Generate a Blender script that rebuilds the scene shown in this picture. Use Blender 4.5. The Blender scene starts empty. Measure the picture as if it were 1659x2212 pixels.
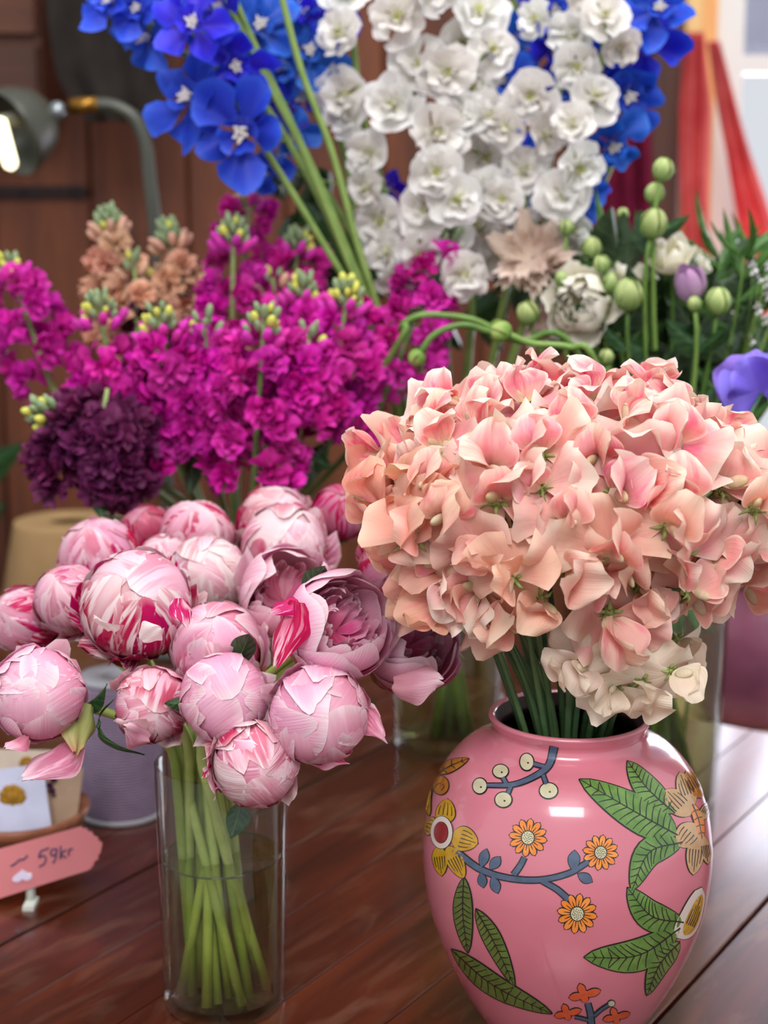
import bpy, math, random
import numpy as np
from mathutils import Vector, Matrix, Quaternion

random.seed(11)
rng = np.random.default_rng(11)
PI = math.pi
rad = math.radians
scene = bpy.context.scene
COL = scene.collection

# ------------------------------------------------------------------ camera, world, light, exposure
CAM_H, PITCH, FPX = 0.61, rad(11.0), 3300.0
cam_d = bpy.data.cameras.new('camera')
cam = bpy.data.objects.new('camera', cam_d)
COL.objects.link(cam)
cam.location = (0, 0, CAM_H)
cam.rotation_euler = (rad(90) - PITCH, 0, 0)
cam_d.sensor_fit = 'VERTICAL'
cam_d.sensor_height = 24.0
cam_d.sensor_width = 18.0
cam_d.lens = 24.0 * FPX / 2212.0
cam_d.clip_start = 0.02
cam_d.dof.use_dof = True
cam_d.dof.focus_distance = 1.03
cam_d.dof.aperture_fstop = 3.4
scene.camera = cam

world = bpy.data.worlds.new('world')
scene.world = world
world.use_nodes = True
wbg = world.node_tree.nodes['Background']
wbg.inputs['Color'].default_value = (0.95, 0.965, 1.0, 1)
wbg.inputs['Strength'].default_value = 0.80

def area(name, loc, target, size, power, color, size_y=None):
    d = bpy.data.lights.new(name, 'AREA')
    d.energy = power
    d.color = color
    d.size = size
    if size_y:
        d.shape = 'RECTANGLE'
        d.size_y = size_y
    o = bpy.data.objects.new(name, d)
    COL.objects.link(o)
    o.location = loc
    o.rotation_euler = (Vector(target) - Vector(loc)).to_track_quat('-Z', 'Y').to_euler()
    return o

area('shop_front_window_light', (-0.15, -1.1, 2.5), (0.0, 1.2, 0.3), 1.4, 64, (1.0, 0.975, 0.97), 1.0)
area('window_daylight', (1.24, 3.34, 0.48), (0.9, 0.5, 0.3), 1.0, 22, (0.88, 0.90, 1.0), 0.80)
area('added_overhead_light', (0.35, 1.15, 2.5), (0.1, 1.25, 0.2), 0.9, 29, (1.0, 0.98, 0.97))  # added overhead light for modelling the blooms; no roof window is known

scene.cycles.max_bounces = 6
scene.cycles.diffuse_bounces = 2
scene.cycles.glossy_bounces = 3
scene.cycles.transmission_bounces = 3
scene.cycles.transparent_max_bounces = 20
scene.cycles.use_adaptive_sampling = True
scene.cycles.adaptive_threshold = 0.06
scene.cycles.adaptive_min_samples = 12
scene.cycles.use_denoising = True
scene.cycles.caustics_reflective = False
scene.cycles.caustics_refractive = False
vs = scene.view_settings
vs.view_transform = 'Standard'
vs.look = 'None'
vs.exposure = 0.0
vs.gamma = 1.0
vs.use_curve_mapping = False

# ------------------------------------------------------------------ placement helpers
CP, SP = math.cos(PITCH), math.sin(PITCH)
def ray(u, v):
    a = (u - 829.5) / FPX
    t = (1106.0 - v) / FPX
    return Vector((a, CP + t * SP, -SP + t * CP))
def at(u, v, y):
    r = ray(u, v)
    return Vector((0, 0, CAM_H)) + r * (y / r.y)
def table_at(u, v, z=0.0):
    r = ray(u, v)
    return Vector((0, 0, CAM_H)) + r * ((z - CAM_H) / r.z)
def project(p):
    q = Vector(p) - Vector((0, 0, CAM_H))
    d = q.y * CP - q.z * SP
    up = q.y * SP + q.z * CP
    return (829.5 + q.x / d * FPX, 1106 - up / d * FPX)
def pxm(px, p):
    q = Vector(p) - Vector((0, 0, CAM_H))
    return px / FPX * (q.y * CP - q.z * SP)
def lin(r, g=None, b=None):
    if g is None:
        r, g, b = r
    f = lambda c: (c / 255 / 12.92) if c <= 10 else ((c / 255 + 0.055) / 1.055) ** 2.4
    return (f(r), f(g), f(b), 1.0)

# ------------------------------------------------------------------ mesh helpers
def make_mesh(name, verts, faces, uvs=None, smooth=True):
    me = bpy.data.meshes.new(name)
    me.from_pydata([tuple(map(float, v)) for v in verts], [], [tuple(map(int, f)) for f in faces])
    if smooth:
        me.polygons.foreach_set('use_smooth', [True] * len(me.polygons))
    if uvs is not None:
        lay = me.uv_layers.new(name='UVMap')
        li = np.zeros(len(me.loops), dtype=np.int32)
        me.loops.foreach_get('vertex_index', li)
        lay.data.foreach_set('uv', np.asarray(uvs, dtype=np.float32)[li].ravel())
    me.update()
    return me

class MB:
    def __init__(self):
        self.v, self.f, self.uv, self.n = [], [], [], 0
    def grid(self, P, wrap=False, uv=None, flip=False):
        P = np.asarray(P, dtype=float)
        nv, nu = P.shape[:2]
        self.v.append(P.reshape(-1, 3))
        if uv is None:
            U, V = np.meshgrid(np.linspace(0, 1, nu), np.linspace(0, 1, nv))
        else:
            U, V = uv
        self.uv.append(np.stack([U.ravel(), V.ravel()], 1))
        o = self.n
        for j in range(nv - 1):
            for i in range(nu if wrap else nu - 1):
                a = o + j * nu + i
                b = o + j * nu + (i + 1) % nu
                q = (a, b, b + nu, a + nu)
                self.f.append(q[::-1] if flip else q)
        self.n += nv * nu
        return self
    def raw(self, verts, faces):
        o = self.n
        verts = np.asarray(verts, dtype=float).reshape(-1, 3)
        self.v.append(verts)
        self.uv.append(np.zeros((len(verts), 2)) + 0.5)
        for f in faces:
            self.f.append(tuple(o + i for i in f))
        self.n += len(verts)
        return self
    def box(self, lo, hi):
        x0, y0, z0 = lo; x1, y1, z1 = hi
        vs_ = [(x0,y0,z0),(x1,y0,z0),(x1,y1,z0),(x0,y1,z0),(x0,y0,z1),(x1,y0,z1),(x1,y1,z1),(x0,y1,z1)]
        return self.raw(vs_, [(3,2,1,0),(4,5,6,7),(0,1,5,4),(1,2,6,5),(2,3,7,6),(3,0,4,7)])
    def tube(self, path, r0, r1=None, n=8, cap=True):
        pts = [Vector(p) for p in path]
        m = len(pts)
        rr = list(r0) if hasattr(r0, '__len__') else [r0 + ((r1 if r1 is not None else r0) - r0) * i / (m - 1) for i in range(m)]
        P = np.zeros((m, n, 3))
        up = None
        for i in range(m):
            t = (pts[min(i + 1, m - 1)] - pts[max(i - 1, 0)])
            if t.length < 1e-9: t = Vector((0, 0, 1))
            t.normalize()
            if up is None:
                up = t.orthogonal().normalized()
            else:
                up = (up - t * up.dot(t))
                if up.length < 1e-6: up = t.orthogonal()
                up.normalize()
            w = t.cross(up)
            for k in range(n):
                a = 2 * PI * k / n
                P[i, k] = pts[i] + (up * math.cos(a) + w * math.sin(a)) * rr[i]
        o = self.n
        self.grid(P, wrap=True)
        if cap:
            self.f.append(tuple(o + k for k in range(n))[::-1])
            self.f.append(tuple(o + (m - 1) * n + k for k in range(n)))
        return self
    def lathe(self, prof, n=48, closed=False):
        prof = list(prof)
        P = np.zeros((len(prof), n, 3))
        for i, (r, z) in enumerate(prof):
            a = np.arange(n) * 2 * PI / n
            P[i, :, 0] = r * np.cos(a); P[i, :, 1] = r * np.sin(a); P[i, :, 2] = z
        return self.grid(P, wrap=True)
    def ball(self, c, rx, ry=None, rz=None, n=10, m=7, M=None):
        ry = ry or rx; rz = rz or rx
        P = np.zeros((m, n, 3))
        for j in range(m):
            th = PI * j / (m - 1)
            th = min(max(th, 0.02), PI - 0.02)
            for i in range(n):
                a = 2 * PI * i / n
                p = Vector((rx * math.sin(th) * math.cos(a), ry * math.sin(th) * math.sin(a), -rz * math.cos(th)))
                if M is not None: p = M @ p
                P[j, i] = Vector(c) + p
        return self.grid(P, wrap=True)
    def mesh(self, name, smooth=True):
        return make_mesh(name, np.concatenate(self.v), self.f, np.concatenate(self.uv), smooth)

def bez(p0, p1, p2, p3, n=12):
    out = []
    for i in range(n + 1):
        t = i / n; s = 1 - t
        out.append(Vector(p0) * s**3 + Vector(p1) * 3 * s * s * t + Vector(p2) * 3 * s * t * t + Vector(p3) * t**3)
    return out
def crom(pts, n=6):
    pts = [Vector(p) for p in pts]
    P = [pts[0] * 2 - pts[1]] + pts + [pts[-1] * 2 - pts[-2]]
    out = []
    for i in range(1, len(P) - 2):
        for k in range(n):
            t = k / n
            a, b, c, d = P[i - 1], P[i], P[i + 1], P[i + 2]
            out.append(0.5 * ((2 * b) + (c - a) * t + (2 * a - 5 * b + 4 * c - d) * t * t + (3 * b - a - 3 * c + d) * t**3))
    out.append(pts[-1])
    return out

# ------------------------------------------------------------------ object helpers
def wmat(o):
    M = Matrix.Identity(4)
    while o is not None:
        M = o.matrix_basis @ M
        o = o.parent
    return M
def part(name, me, material, parent, M=None, color=None, label=None):
    """a mesh object under parent; M is the placement in world space """
    o = bpy.data.objects.new(name, me)
    COL.objects.link(o)
    if material is not None and len(me.materials) == 0:
        me.materials.append(material)
    if parent is not None:
        o.parent = parent
    if M is None and parent is not None:
        M = Matrix.Identity(4)
    if M is not None:
        o.matrix_basis = (wmat(parent).inverted() @ M) if parent is not None else M
    if color is not None:
        o.color = color
    if label:
        o['label'] = label
    return o
def empty(name, loc, parent=None):
    o = bpy.data.objects.new(name, None)
    COL.objects.link(o)
    o.empty_display_size = 0.01
    if parent is not None:
        o.parent = parent
        o.location = wmat(parent).inverted() @ Vector(loc)
    else:
        o.location = loc
    return o
def thing(name, label, cat, loc=(0, 0, 0), group=None):
    o = empty(name, loc)
    return tag(o, label, cat, group)
def tag(o, label, cat, group=None, kind=None):
    if label: o['label'] = label
    if cat: o['category'] = cat
    if group: o['group'] = group
    if kind: o['kind'] = kind
    return o
def struct(name, me, material, label=None, M=None):
    o = part(name, me, material, None, M)
    o['kind'] = 'structure'
    if label: o['label'] = label
    return o
def frame(loc, z, y=None, s=1.0):
    """matrix whose local +Z is z and local +Y is near y"""
    z = Vector(z).normalized()
    y = Vector(y) if y is not None else z.orthogonal()
    y = y - z * y.dot(z)
    if y.length < 1e-6: y = z.orthogonal()
    y.normalize()
    x = y.cross(z)
    sc = (s, s, s) if not hasattr(s, '__len__') else s
    M = Matrix.Identity(4)
    for i in range(3):
        M[i][0], M[i][1], M[i][2], M[i][3] = x[i] * sc[0], y[i] * sc[1], z[i] * sc[2], loc[i]
    return M
def jit(a):
    return Vector((random.uniform(-a, a), random.uniform(-a, a), random.uniform(-a, a)))
ORD = ['first', 'second', 'third', 'fourth', 'fifth', 'sixth', 'seventh', 'eighth', 'ninth', 'tenth', 'eleventh', 'twelfth', 'thirteenth', 'fourteenth']

# ------------------------------------------------------------------ materials
class NT:
    def __init__(self, name):
        self.m = bpy.data.materials.new(name)
        self.m.use_nodes = True
        self.t = self.m.node_tree
        self.t.nodes.clear()
        self.out = self.t.nodes.new('ShaderNodeOutputMaterial')
    def n(self, typ, **kw):
        nd = self.t.nodes.new('ShaderNode' + typ)
        for k, v in kw.items():
            setattr(nd, k, v)
        return nd
    def set(self, sock, val):
        if isinstance(val, bpy.types.NodeSocket):
            self.t.links.new(val, sock)
        else:
            sock.default_value = val
    def math(self, op, a, b=None, clamp=False):
        nd = self.n('Math', operation=op, use_clamp=clamp)
        self.set(nd.inputs[0], a)
        if b is not None: self.set(nd.inputs[1], b)
        return nd.outputs[0]
    def mix(self, fac, a, b):
        nd = self.n('MixRGB')
        self.set(nd.inputs[0], fac); self.set(nd.inputs[1], a); self.set(nd.inputs[2], b)
        return nd.outputs[0]
    def ramp(self, fac, stops, interp='LINEAR'):
        nd = self.n('ValToRGB')
        cr = nd.color_ramp
        cr.interpolation = interp
        cv = lambda c: c if hasattr(c, '__len__') else (c, c, c, 1)
        cr.elements[0].position, cr.elements[1].position = stops[0][0], stops[-1][0]
        cr.elements[0].color, cr.elements[1].color = cv(stops[0][1]), cv(stops[-1][1])
        for p, c in stops[1:-1]:
            cr.elements.new(p).color = cv(c)
        self.set(nd.inputs[0], fac)
        return nd.outputs[0]
    def noise(self, vec, scale, detail=2.0, rough=0.5, dist=0.0):
        nd = self.n('TexNoise')
        if vec is not None: self.set(nd.inputs['Vector'], vec)
        nd.inputs['Scale'].default_value = scale
        nd.inputs['Detail'].default_value = detail
        nd.inputs['Roughness'].default_value = rough
        nd.inputs['Distortion'].default_value = dist
        return nd.outputs[0]
    def xyz(self, x, y, z):
        nd = self.n('CombineXYZ')
        for s, v in zip(nd.inputs, (x, y, z)): self.set(s, v)
        return nd.outputs[0]
    def bump(self, h, strength, dist=0.001):
        nd = self.n('Bump')
        nd.inputs['Strength'].default_value = strength
        nd.inputs['Distance'].default_value = dist
        self.set(nd.inputs['Height'], h)
        return nd.outputs[0]
    def pbsdf(self, color, rough=0.5, spec=0.5, normal=None, metal=0.0, coat=0.0, coat_rough=0.05, emit=None, emit_s=0.0):
        p = self.n('BsdfPrincipled')
        self.set(p.inputs['Base Color'], color)
        self.set(p.inputs['Roughness'], rough)
        self.set(p.inputs['Specular IOR Level'], spec)
        self.set(p.inputs['Metallic'], metal)
        self.set(p.inputs['Coat Weight'], coat)
        p.inputs['Coat Roughness'].default_value = coat_rough
        if normal is not None: self.set(p.inputs['Normal'], normal)
        if emit is not None:
            self.set(p.inputs['Emission Color'], emit)
            p.inputs['Emission Strength'].default_value = emit_s
        return p.outputs[0]
    def done(self, shader):
        self.t.links.new(shader, self.out.inputs[0])
        return self.m
    def leafy(self, color, fac, rough=0.5, spec=0.4, normal=None, tcol=None):
        p = self.pbsdf(color, rough, spec, normal)
        tr = self.n('BsdfTranslucent')
        self.set(tr.inputs[0], tcol if tcol is not None else color)
        if normal is not None: self.set(tr.inputs['Normal'], normal)
        mx = self.n('MixShader')
        mx.inputs[0].default_value = fac
        self.t.links.new(p, mx.inputs[1]); self.t.links.new(tr.outputs[0], mx.inputs[2])
        return self.done(mx.outputs[0])

def plain(name, c, rough=0.5, spec=0.5, metal=0.0, var=0.0, scale=40.0, coat=0.0):
    t = NT(name)
    col = c
    if var > 0:
        nz = t.noise(t.n('TexCoord').outputs['Object'], scale, 3)
        d = tuple(x * (1 - var) for x in c[:3]) + (1,)
        e = tuple(min(1, x * (1 + var)) for x in c[:3]) + (1,)
        col = t.ramp(nz, [(0.3, d), (0.7, e)])
    return t.done(t.pbsdf(col, rough, spec, None, metal, coat))

def uv_parts(t):
    s = t.n('SeparateXYZ')
    t.t.links.new(t.n('TexCoord').outputs['UV'], s.inputs[0])
    return s.outputs[0], s.outputs[1]

def petal_mat(name, stops, edge, streak, pale, streak_sx=14.0, transl=0.22, rough=0.5, vein=0.25, hue_var=0.012, val_var=0.12, edge_from=0.8, streak_th=(0.46, 0.62), streak_low=0.35, dark=None, tsat=1.35, pm_lo=0.1, sgain=1.0):
    """object colour: R = streaks, G = towards pale, B = towards dark"""
    t = NT(name)
    U, V = uv_parts(t)
    oi = t.n('ObjectInfo')
    ctl = t.n('SeparateColor')
    t.t.links.new(oi.outputs['Color'], ctl.inputs[0])
    rnd = oi.outputs['Random']
    base = t.ramp(V, stops)
    a = t.math('ABSOLUTE', t.math('SUBTRACT', t.math('MULTIPLY', U, 2.0), 1.0))
    e = t.math('MAXIMUM', t.math('MULTIPLY', a, 0.96), V)
    em = t.n('MapRange'); em.interpolation_type = 'SMOOTHSTEP'
    t.set(em.inputs['Value'], e); em.inputs['From Min'].default_value = edge_from; em.inputs['From Max'].default_value = 1.0
    base = t.mix(em.outputs[0], base, edge)
    base = t.mix(ctl.outputs[1], base, pale)
    if dark is not None:
        base = t.mix(ctl.outputs[2], base, dark)
    coord = t.xyz(t.math('MULTIPLY', U, streak_sx), t.math('MULTIPLY', V, 1.6), t.math('MULTIPLY', rnd, 40.0))
    nz = t.noise(coord, 1.0, 2, 0.6)
    sm = t.n('MapRange'); sm.interpolation_type = 'SMOOTHSTEP'
    t.set(sm.inputs['Value'], nz); sm.inputs['From Min'].default_value = streak_th[0]; sm.inputs['From Max'].default_value = streak_th[1]
    low = t.ramp(V, [(0.0, 1.0), (0.6, 0.95), (0.9, streak_low), (1.0, streak_low * 0.6)])
    patch = t.noise(t.xyz(t.math('MULTIPLY', U, 2.0), t.math('MULTIPLY', V, 1.5), t.math('MULTIPLY', rnd, 71.0)), 1.0, 0)
    pm = t.ramp(patch, [(0.34, pm_lo), (0.48, 1.0)])
    sf = t.math('MULTIPLY', t.math('MULTIPLY', sm.outputs[0], ctl.outputs[0]), t.math('MULTIPLY', low, pm))
    sf = t.math('MULTIPLY', sf, sgain, True)
    base = t.mix(sf, base, streak)
    hs = t.n('HueSaturation')
    t.set(hs.inputs['Hue'], t.math('ADD', 0.5 - hue_var, t.math('MULTIPLY', rnd, 2 * hue_var)))
    r2 = t.math('FRACT', t.math('MULTIPLY', rnd, 17.31))
    t.set(hs.inputs['Value'], t.math('ADD', 1 - val_var, t.math('MULTIPLY', r2, val_var * 1.4)))
    hs.inputs['Saturation'].default_value = 1.0
    t.set(hs.inputs['Color'], base)
    nrm = None
    if vein > 0:
        vn = t.noise(t.xyz(t.math('MULTIPLY', U, 34.0), t.math('MULTIPLY', V, 2.5), rnd), 1.0, 1)
        nrm = t.bump(vn, vein, 0.0012)
    h2 = t.n('HueSaturation')
    h2.inputs['Saturation'].default_value = tsat
    t.set(h2.inputs['Color'], hs.outputs[0])
    return t.leafy(hs.outputs[0], transl, rough, 0.3, nrm, h2.outputs[0])

def leaf_mat(name, c, c2, rib, rough=0.4, transl=0.12, veins=9.0):
    t = NT(name)
    U, V = uv_parts(t)
    a = t.math('ABSOLUTE', t.math('SUBTRACT', U, 0.5))
    rnd = t.n('ObjectInfo').outputs['Random']
    nz = t.noise(t.xyz(t.math('MULTIPLY', U, 3.0), t.math('MULTIPLY', V, 6.0), t.math('MULTIPLY', rnd, 30.0)), 1.0, 3)
    col = t.ramp(nz, [(0.3, c), (0.7, c2)])
    vv = t.math('SINE', t.math('MULTIPLY', t.math('ADD', V, t.math('MULTIPLY', a, -0.55)), veins * 2 * PI))
    vm = t.ramp(vv, [(0.90, 0.0), (1.0, 0.45)])
    rm = t.ramp(a, [(0.012, 0.75), (0.035, 0.0)])
    col = t.mix(t.math('MAXIMUM', vm, rm), col, rib)
    nrm = t.bump(t.math('ADD', t.math('MULTIPLY', vv, -0.3), t.math('MULTIPLY', rm, -1.0)), 0.35, 0.0012)
    return t.leafy(col, transl, rough, 0.5, nrm)

def stem_mat(name, c, c2, rough=0.45):
    t = NT(name)
    oc = t.n('TexCoord').outputs['Object']
    rnd = t.n('ObjectInfo').outputs['Random']
    nz = t.noise(oc, 55.0, 3)
    col = t.ramp(t.math('ADD', t.math('MULTIPLY', nz, 0.6), t.math('MULTIPLY', rnd, 0.4)), [(0.3, c), (0.7, c2)])
    return t.done(t.pbsdf(col, rough, 0.4))

def glass_mat(name, tint=(0.95, 0.97, 0.95, 1), ior=1.45, gain=1.0):
    """clear glass as seen in thin walls: straight transmission plus Fresnel reflection"""
    t = NT(name)
    tr = t.n('BsdfTransparent'); tr.inputs[0].default_value = tint
    gl = t.n('BsdfGlossy'); gl.inputs['Roughness'].default_value = 0.03
    lw = t.n('LayerWeight'); lw.inputs['Blend'].default_value = 0.5
    f = t.math('ADD', 0.035 * gain, t.math('MULTIPLY', t.math('POWER', lw.outputs['Facing'], 4.0), 0.75 * gain), True)
    mx = t.n('MixShader')
    t.t.links.new(f, mx.inputs[0]); t.t.links.new(tr.outputs[0], mx.inputs[1]); t.t.links.new(gl.outputs[0], mx.inputs[2])
    return t.done(mx.outputs[0])

# ================================================================== SETTING
WALL_Y = 3.2
def wood_mat(name, c_dark, c_mid, c_light, along='Z', rough=0.5, coat=0.0, scale=1.0, wear=0.0, wear_col=None, rvar=0.35):
    t = NT(name)
    s = t.n('SeparateXYZ')
    t.t.links.new(t.n('TexCoord').outputs['Object'], s.inputs[0])
    rnd = t.n('ObjectInfo').outputs['Random']
    ax = {'X': 0, 'Y': 1, 'Z': 2}[along]
    comp = [t.math('MULTIPLY', s.outputs[i], (3.0 if i == ax else 45.0) * scale) for i in range(3)]
    comp[(ax + 1) % 3] = t.math('ADD', comp[(ax + 1) % 3], t.math('MULTIPLY', rnd, 60.0))
    v = t.xyz(*comp)
    grain = t.noise(v, 1.0, 5, 0.6, 0.4)
    comp2 = [t.math('ADD', t.math('MULTIPLY', s.outputs[i], (2.0 if i == ax else 9.0) * scale), t.math('MULTIPLY', rnd, 13.0)) for i in range(3)]
    blot = t.noise(t.xyz(*comp2), 1.0, 3, 0.6)
    f = t.math('ADD', t.math('MULTIPLY', grain, 0.5), t.math('MULTIPLY', blot, 0.5))
    f = t.math('ADD', f, t.math('MULTIPLY', t.math('SUBTRACT', rnd, 0.5), rvar * 0.3))
    col = t.ramp(f, [(0.32, c_dark), (0.5, c_mid), (0.68, c_light)])
    rg = rough
    if wear > 0:
        comp3 = [t.math('MULTIPLY', s.outputs[i], (7.0 if i == ax else 26.0)) for i in range(3)]
        wn = t.noise(t.xyz(*comp3), 1.0, 4, 0.65, 0.6)
        wm = t.ramp(wn, [(0.52, 0.0), (0.72, wear)])
        col = t.mix(wm, col, wear_col)
        rg = t.math('ADD', rough, t.math('MULTIPLY', wm, 0.25))
    nrm = t.bump(grain, 0.12, 0.001)
    return t.done(t.pbsdf(col, rg, 0.5, nrm, 0.0, coat, 0.12))

M_wall = wood_mat('brown_wall_wood', lin(62, 26, 6), lin(100, 48, 20), lin(124, 66, 32), 'Z', 0.65)
M_beam = wood_mat('orange_brown_wood', lin(60, 26, 8), lin(84, 40, 16), lin(100, 52, 24), 'X', 0.6)
M_dark_post = wood_mat('dark_post_wood', lin(50, 28, 20), lin(84, 48, 34), lin(100, 58, 42), 'Z', 0.6)
M_frame_o = wood_mat('frame_wood_sunlight_in_colour', lin(226, 140, 84), lin(248, 188, 118), lin(255, 220, 150), 'Z', 0.5)  # sunlight on the frame is put into this bright orange base colour
M_frame_w = plain('white_frame_paint', lin(240, 238, 234), 0.45)
M_floor = wood_mat('floor_wood', lin(34, 22, 16), lin(52, 34, 24), lin(66, 44, 30), 'Y', 0.5)
M_glass = glass_mat('clear_glass', (0.96, 0.98, 0.965, 1), 1.45, 1.0)
M_pane = glass_mat('window_glass', (0.97, 0.98, 1.0, 1), 1.3, 0.6)

def board(w, h, d, bev=0.002):
    """a board with chamfered long edges, width x, height z, thickness y, centred on x and y"""
    b = bev
    prof = [(-w/2 + b, -d/2), (w/2 - b, -d/2), (w/2, -d/2 + b), (w/2, d/2 - b), (w/2 - b, d/2), (-w/2 + b, d/2), (-w/2, d/2 - b), (-w/2, -d/2 + b)]
    v = [(x, y, 0) for x, y in prof] + [(x, y, h) for x, y in prof]
    f = [tuple(range(8))[::-1], tuple(range(8, 16))] + [(i, (i + 1) % 8, (i + 1) % 8 + 8, i + 8) for i in range(8)]
    return v, f

# floor boards and back wall
fl = struct('floor', MB().box((-3.0, -1.0, -0.80), (3.4, WALL_Y, -0.772)).mesh('floor', False), M_floor, 'dark wooden shop floor')
v_, f_ = board(0.196, 4.2, 0.02)
me_fb = make_mesh('floor_plank', [(x, z - 1.0, y) for x, y, z in v_], f_, None, False)
for i in range(32):
    part('plank', me_fb, M_floor, fl, Matrix.Translation((-2.9 + i * 0.2, 0, -0.762)))
WZ0, WZ1 = -0.75, 2.3
WIN_X0, WIN_X1, WIN_Z0, WIN_Z1 = 0.60, 1.75, 0.05, 1.75
wall = struct('wall_back', MB().box((-3.0, WALL_Y + 0.012, WZ0), (WIN_X0, WALL_Y + 0.06, WZ1))
              .box((WIN_X1, WALL_Y + 0.012, WZ0), (3.4, WALL_Y + 0.06, WZ1))
              .box((WIN_X0, WALL_Y + 0.012, WZ0), (WIN_X1, WALL_Y + 0.06, WIN_Z0))
              .box((WIN_X0, WALL_Y + 0.012, WIN_Z1), (WIN_X1, WALL_Y + 0.06, WZ1)).mesh('wall_back', False), M_wall, 'brown wooden plank wall behind the flowers')
pw = 0.20
v_, f_ = board(pw - 0.006, WZ1 - WZ0, 0.024, 0.004)
me_wp = make_mesh('wall_plank', v_, f_, None, False)
v_, f_ = board(pw - 0.006, WIN_Z0 - WZ0, 0.024, 0.004)
me_wl = make_mesh('wall_plank_low', v_, f_, None, False)
v_, f_ = board(pw - 0.006, WZ1 - WIN_Z1, 0.024, 0.004)
me_wh = make_mesh('wall_plank_high', v_, f_, None, False)
x = -2.9
while x < 3.3:
    if WIN_X0 - 0.02 < x < WIN_X1 + 0.02:
        part('plank', me_wl, M_wall, wall, Matrix.Translation((x, WALL_Y, WZ0)))
        part('plank', me_wh, M_wall, wall, Matrix.Translation((x, WALL_Y, WIN_Z1)))
    else:
        part('plank', me_wp, M_wall, wall, Matrix.Translation((x, WALL_Y, WZ0)))
    x += pw
# ochre-brown wall cabinet panels at the upper left
cab = thing('wall_cupboard', 'orange-brown wooden wall cupboard above the desk lamp, cut by the picture edge', 'cupboard', at(20, 210, 2.95))
p0, p1 = at(-420, -260, 2.95), at(92, 236, 2.95)
part('body', MB().box((p0.x, 2.96, p1.z), (p1.x, 3.18, p0.z)).mesh('cupboard_body', False), M_beam, cab)
zs = [p1.z + 0.004, at(0, 92, 2.95).z - 0.006, at(0, 78, 2.95).z + 0.004, p0.z]
for z0, z1, x0 in ((zs[0], zs[1], p0.x), (zs[2], zs[3], p0.x)):
    v_, f_ = board(p1.x - p0.x - 0.006, z1 - z0, 0.022, 0.004)
    part('panel', make_mesh('cupboard_panel', v_, f_, None, False), M_beam, cab, Matrix.Translation(((p0.x + p1.x) / 2, 2.948, z0)))

# window: outer posts with orange sunlight in their colour, white inner frame, panes
win = struct('window_1', MB().box((WIN_X0 - 0.05, WALL_Y - 0.03, WIN_Z0 - 0.04), (WIN_X1 + 0.05, WALL_Y + 0.06, WIN_Z0)).mesh('window_sill', False), M_frame_o, 'bright shop window with wooden posts with orange sunlight in their colour and white inner frame')
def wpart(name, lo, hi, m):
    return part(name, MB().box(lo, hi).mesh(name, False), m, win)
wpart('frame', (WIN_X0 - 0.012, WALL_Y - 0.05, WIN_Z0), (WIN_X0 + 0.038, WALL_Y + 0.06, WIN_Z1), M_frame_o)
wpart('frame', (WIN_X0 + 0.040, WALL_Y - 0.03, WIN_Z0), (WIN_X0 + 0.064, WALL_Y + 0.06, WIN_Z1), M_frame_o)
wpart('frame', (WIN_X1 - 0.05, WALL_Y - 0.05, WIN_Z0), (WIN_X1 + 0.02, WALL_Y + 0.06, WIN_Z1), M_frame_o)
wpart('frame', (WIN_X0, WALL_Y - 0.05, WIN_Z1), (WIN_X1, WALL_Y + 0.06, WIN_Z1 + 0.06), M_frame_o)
zb = at(1620, 138, WALL_Y).z
wpart('mullion', (WIN_X0 + 0.066, WALL_Y, WIN_Z0), (WIN_X0 + 0.125, WALL_Y + 0.045, WIN_Z1), M_frame_w)
wpart('mullion', (1.18, WALL_Y, WIN_Z0), (1.22, WALL_Y + 0.045, WIN_Z1), M_frame_w)
wpart('mullion', (WIN_X0 + 0.125, WALL_Y + 0.002, zb - 0.018), (1.18, WALL_Y + 0.043, zb + 0.018), M_frame_w)
wpart('mullion', (1.22, WALL_Y + 0.002, zb - 0.018), (WIN_X1 - 0.05, WALL_Y + 0.043, zb + 0.018), M_frame_w)
for xa, xb in ((WIN_X0 + 0.125, 1.18), (1.22, WIN_X1 - 0.05)):
    for za, zc in ((WIN_Z0, zb - 0.018), (zb + 0.018, WIN_Z1)):
        wpart('pane', (xa, WALL_Y + 0.02, za), (xb, WALL_Y + 0.025, zc), M_pane)
# lavender-grey facade across the street
M_fac = plain('lavender_render', lin(196, 196, 216), 0.8, 0.2, 0, 0.06, 3)
fac = thing('street_facade', 'lavender-grey house wall seen through the upper window pane', 'building', (2.6, 8.0, -0.8))
part('wall', MB().box((0.4, 8.0, at(1600, 95, 8.0).z), (6.2, 8.6, 4.6)).mesh('facade_wall', False), M_fac, fac)
part('ground_floor', MB().box((3.6, 8.05, -0.8), (6.2, 8.55, at(1600, 95, 8.0).z)).mesh('facade_base', False), M_frame_w, fac)
for k in range(3):
    part('window', MB().box((2.5 + k * 1.2, 7.96, 2.6), (3.1 + k * 1.2, 8.0, 3.7)).mesh('facade_window', False), plain('grey_pane', lin(150, 156, 178), 0.2), fac)

# dark post and curtains beside the window
a, b = at(1398, 400, 3.1).x, at(1470, 400, 3.1).x
v_, f_ = board(b - a, WZ1 - WZ0, 0.06, 0.006)
po = struct('trim_1', make_mesh('trim_post', v_, f_, None, False), M_dark_post, 'dark brown wooden post beside the magenta curtain', Matrix.Translation(((a + b) / 2, 3.13, WZ0)))

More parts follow.
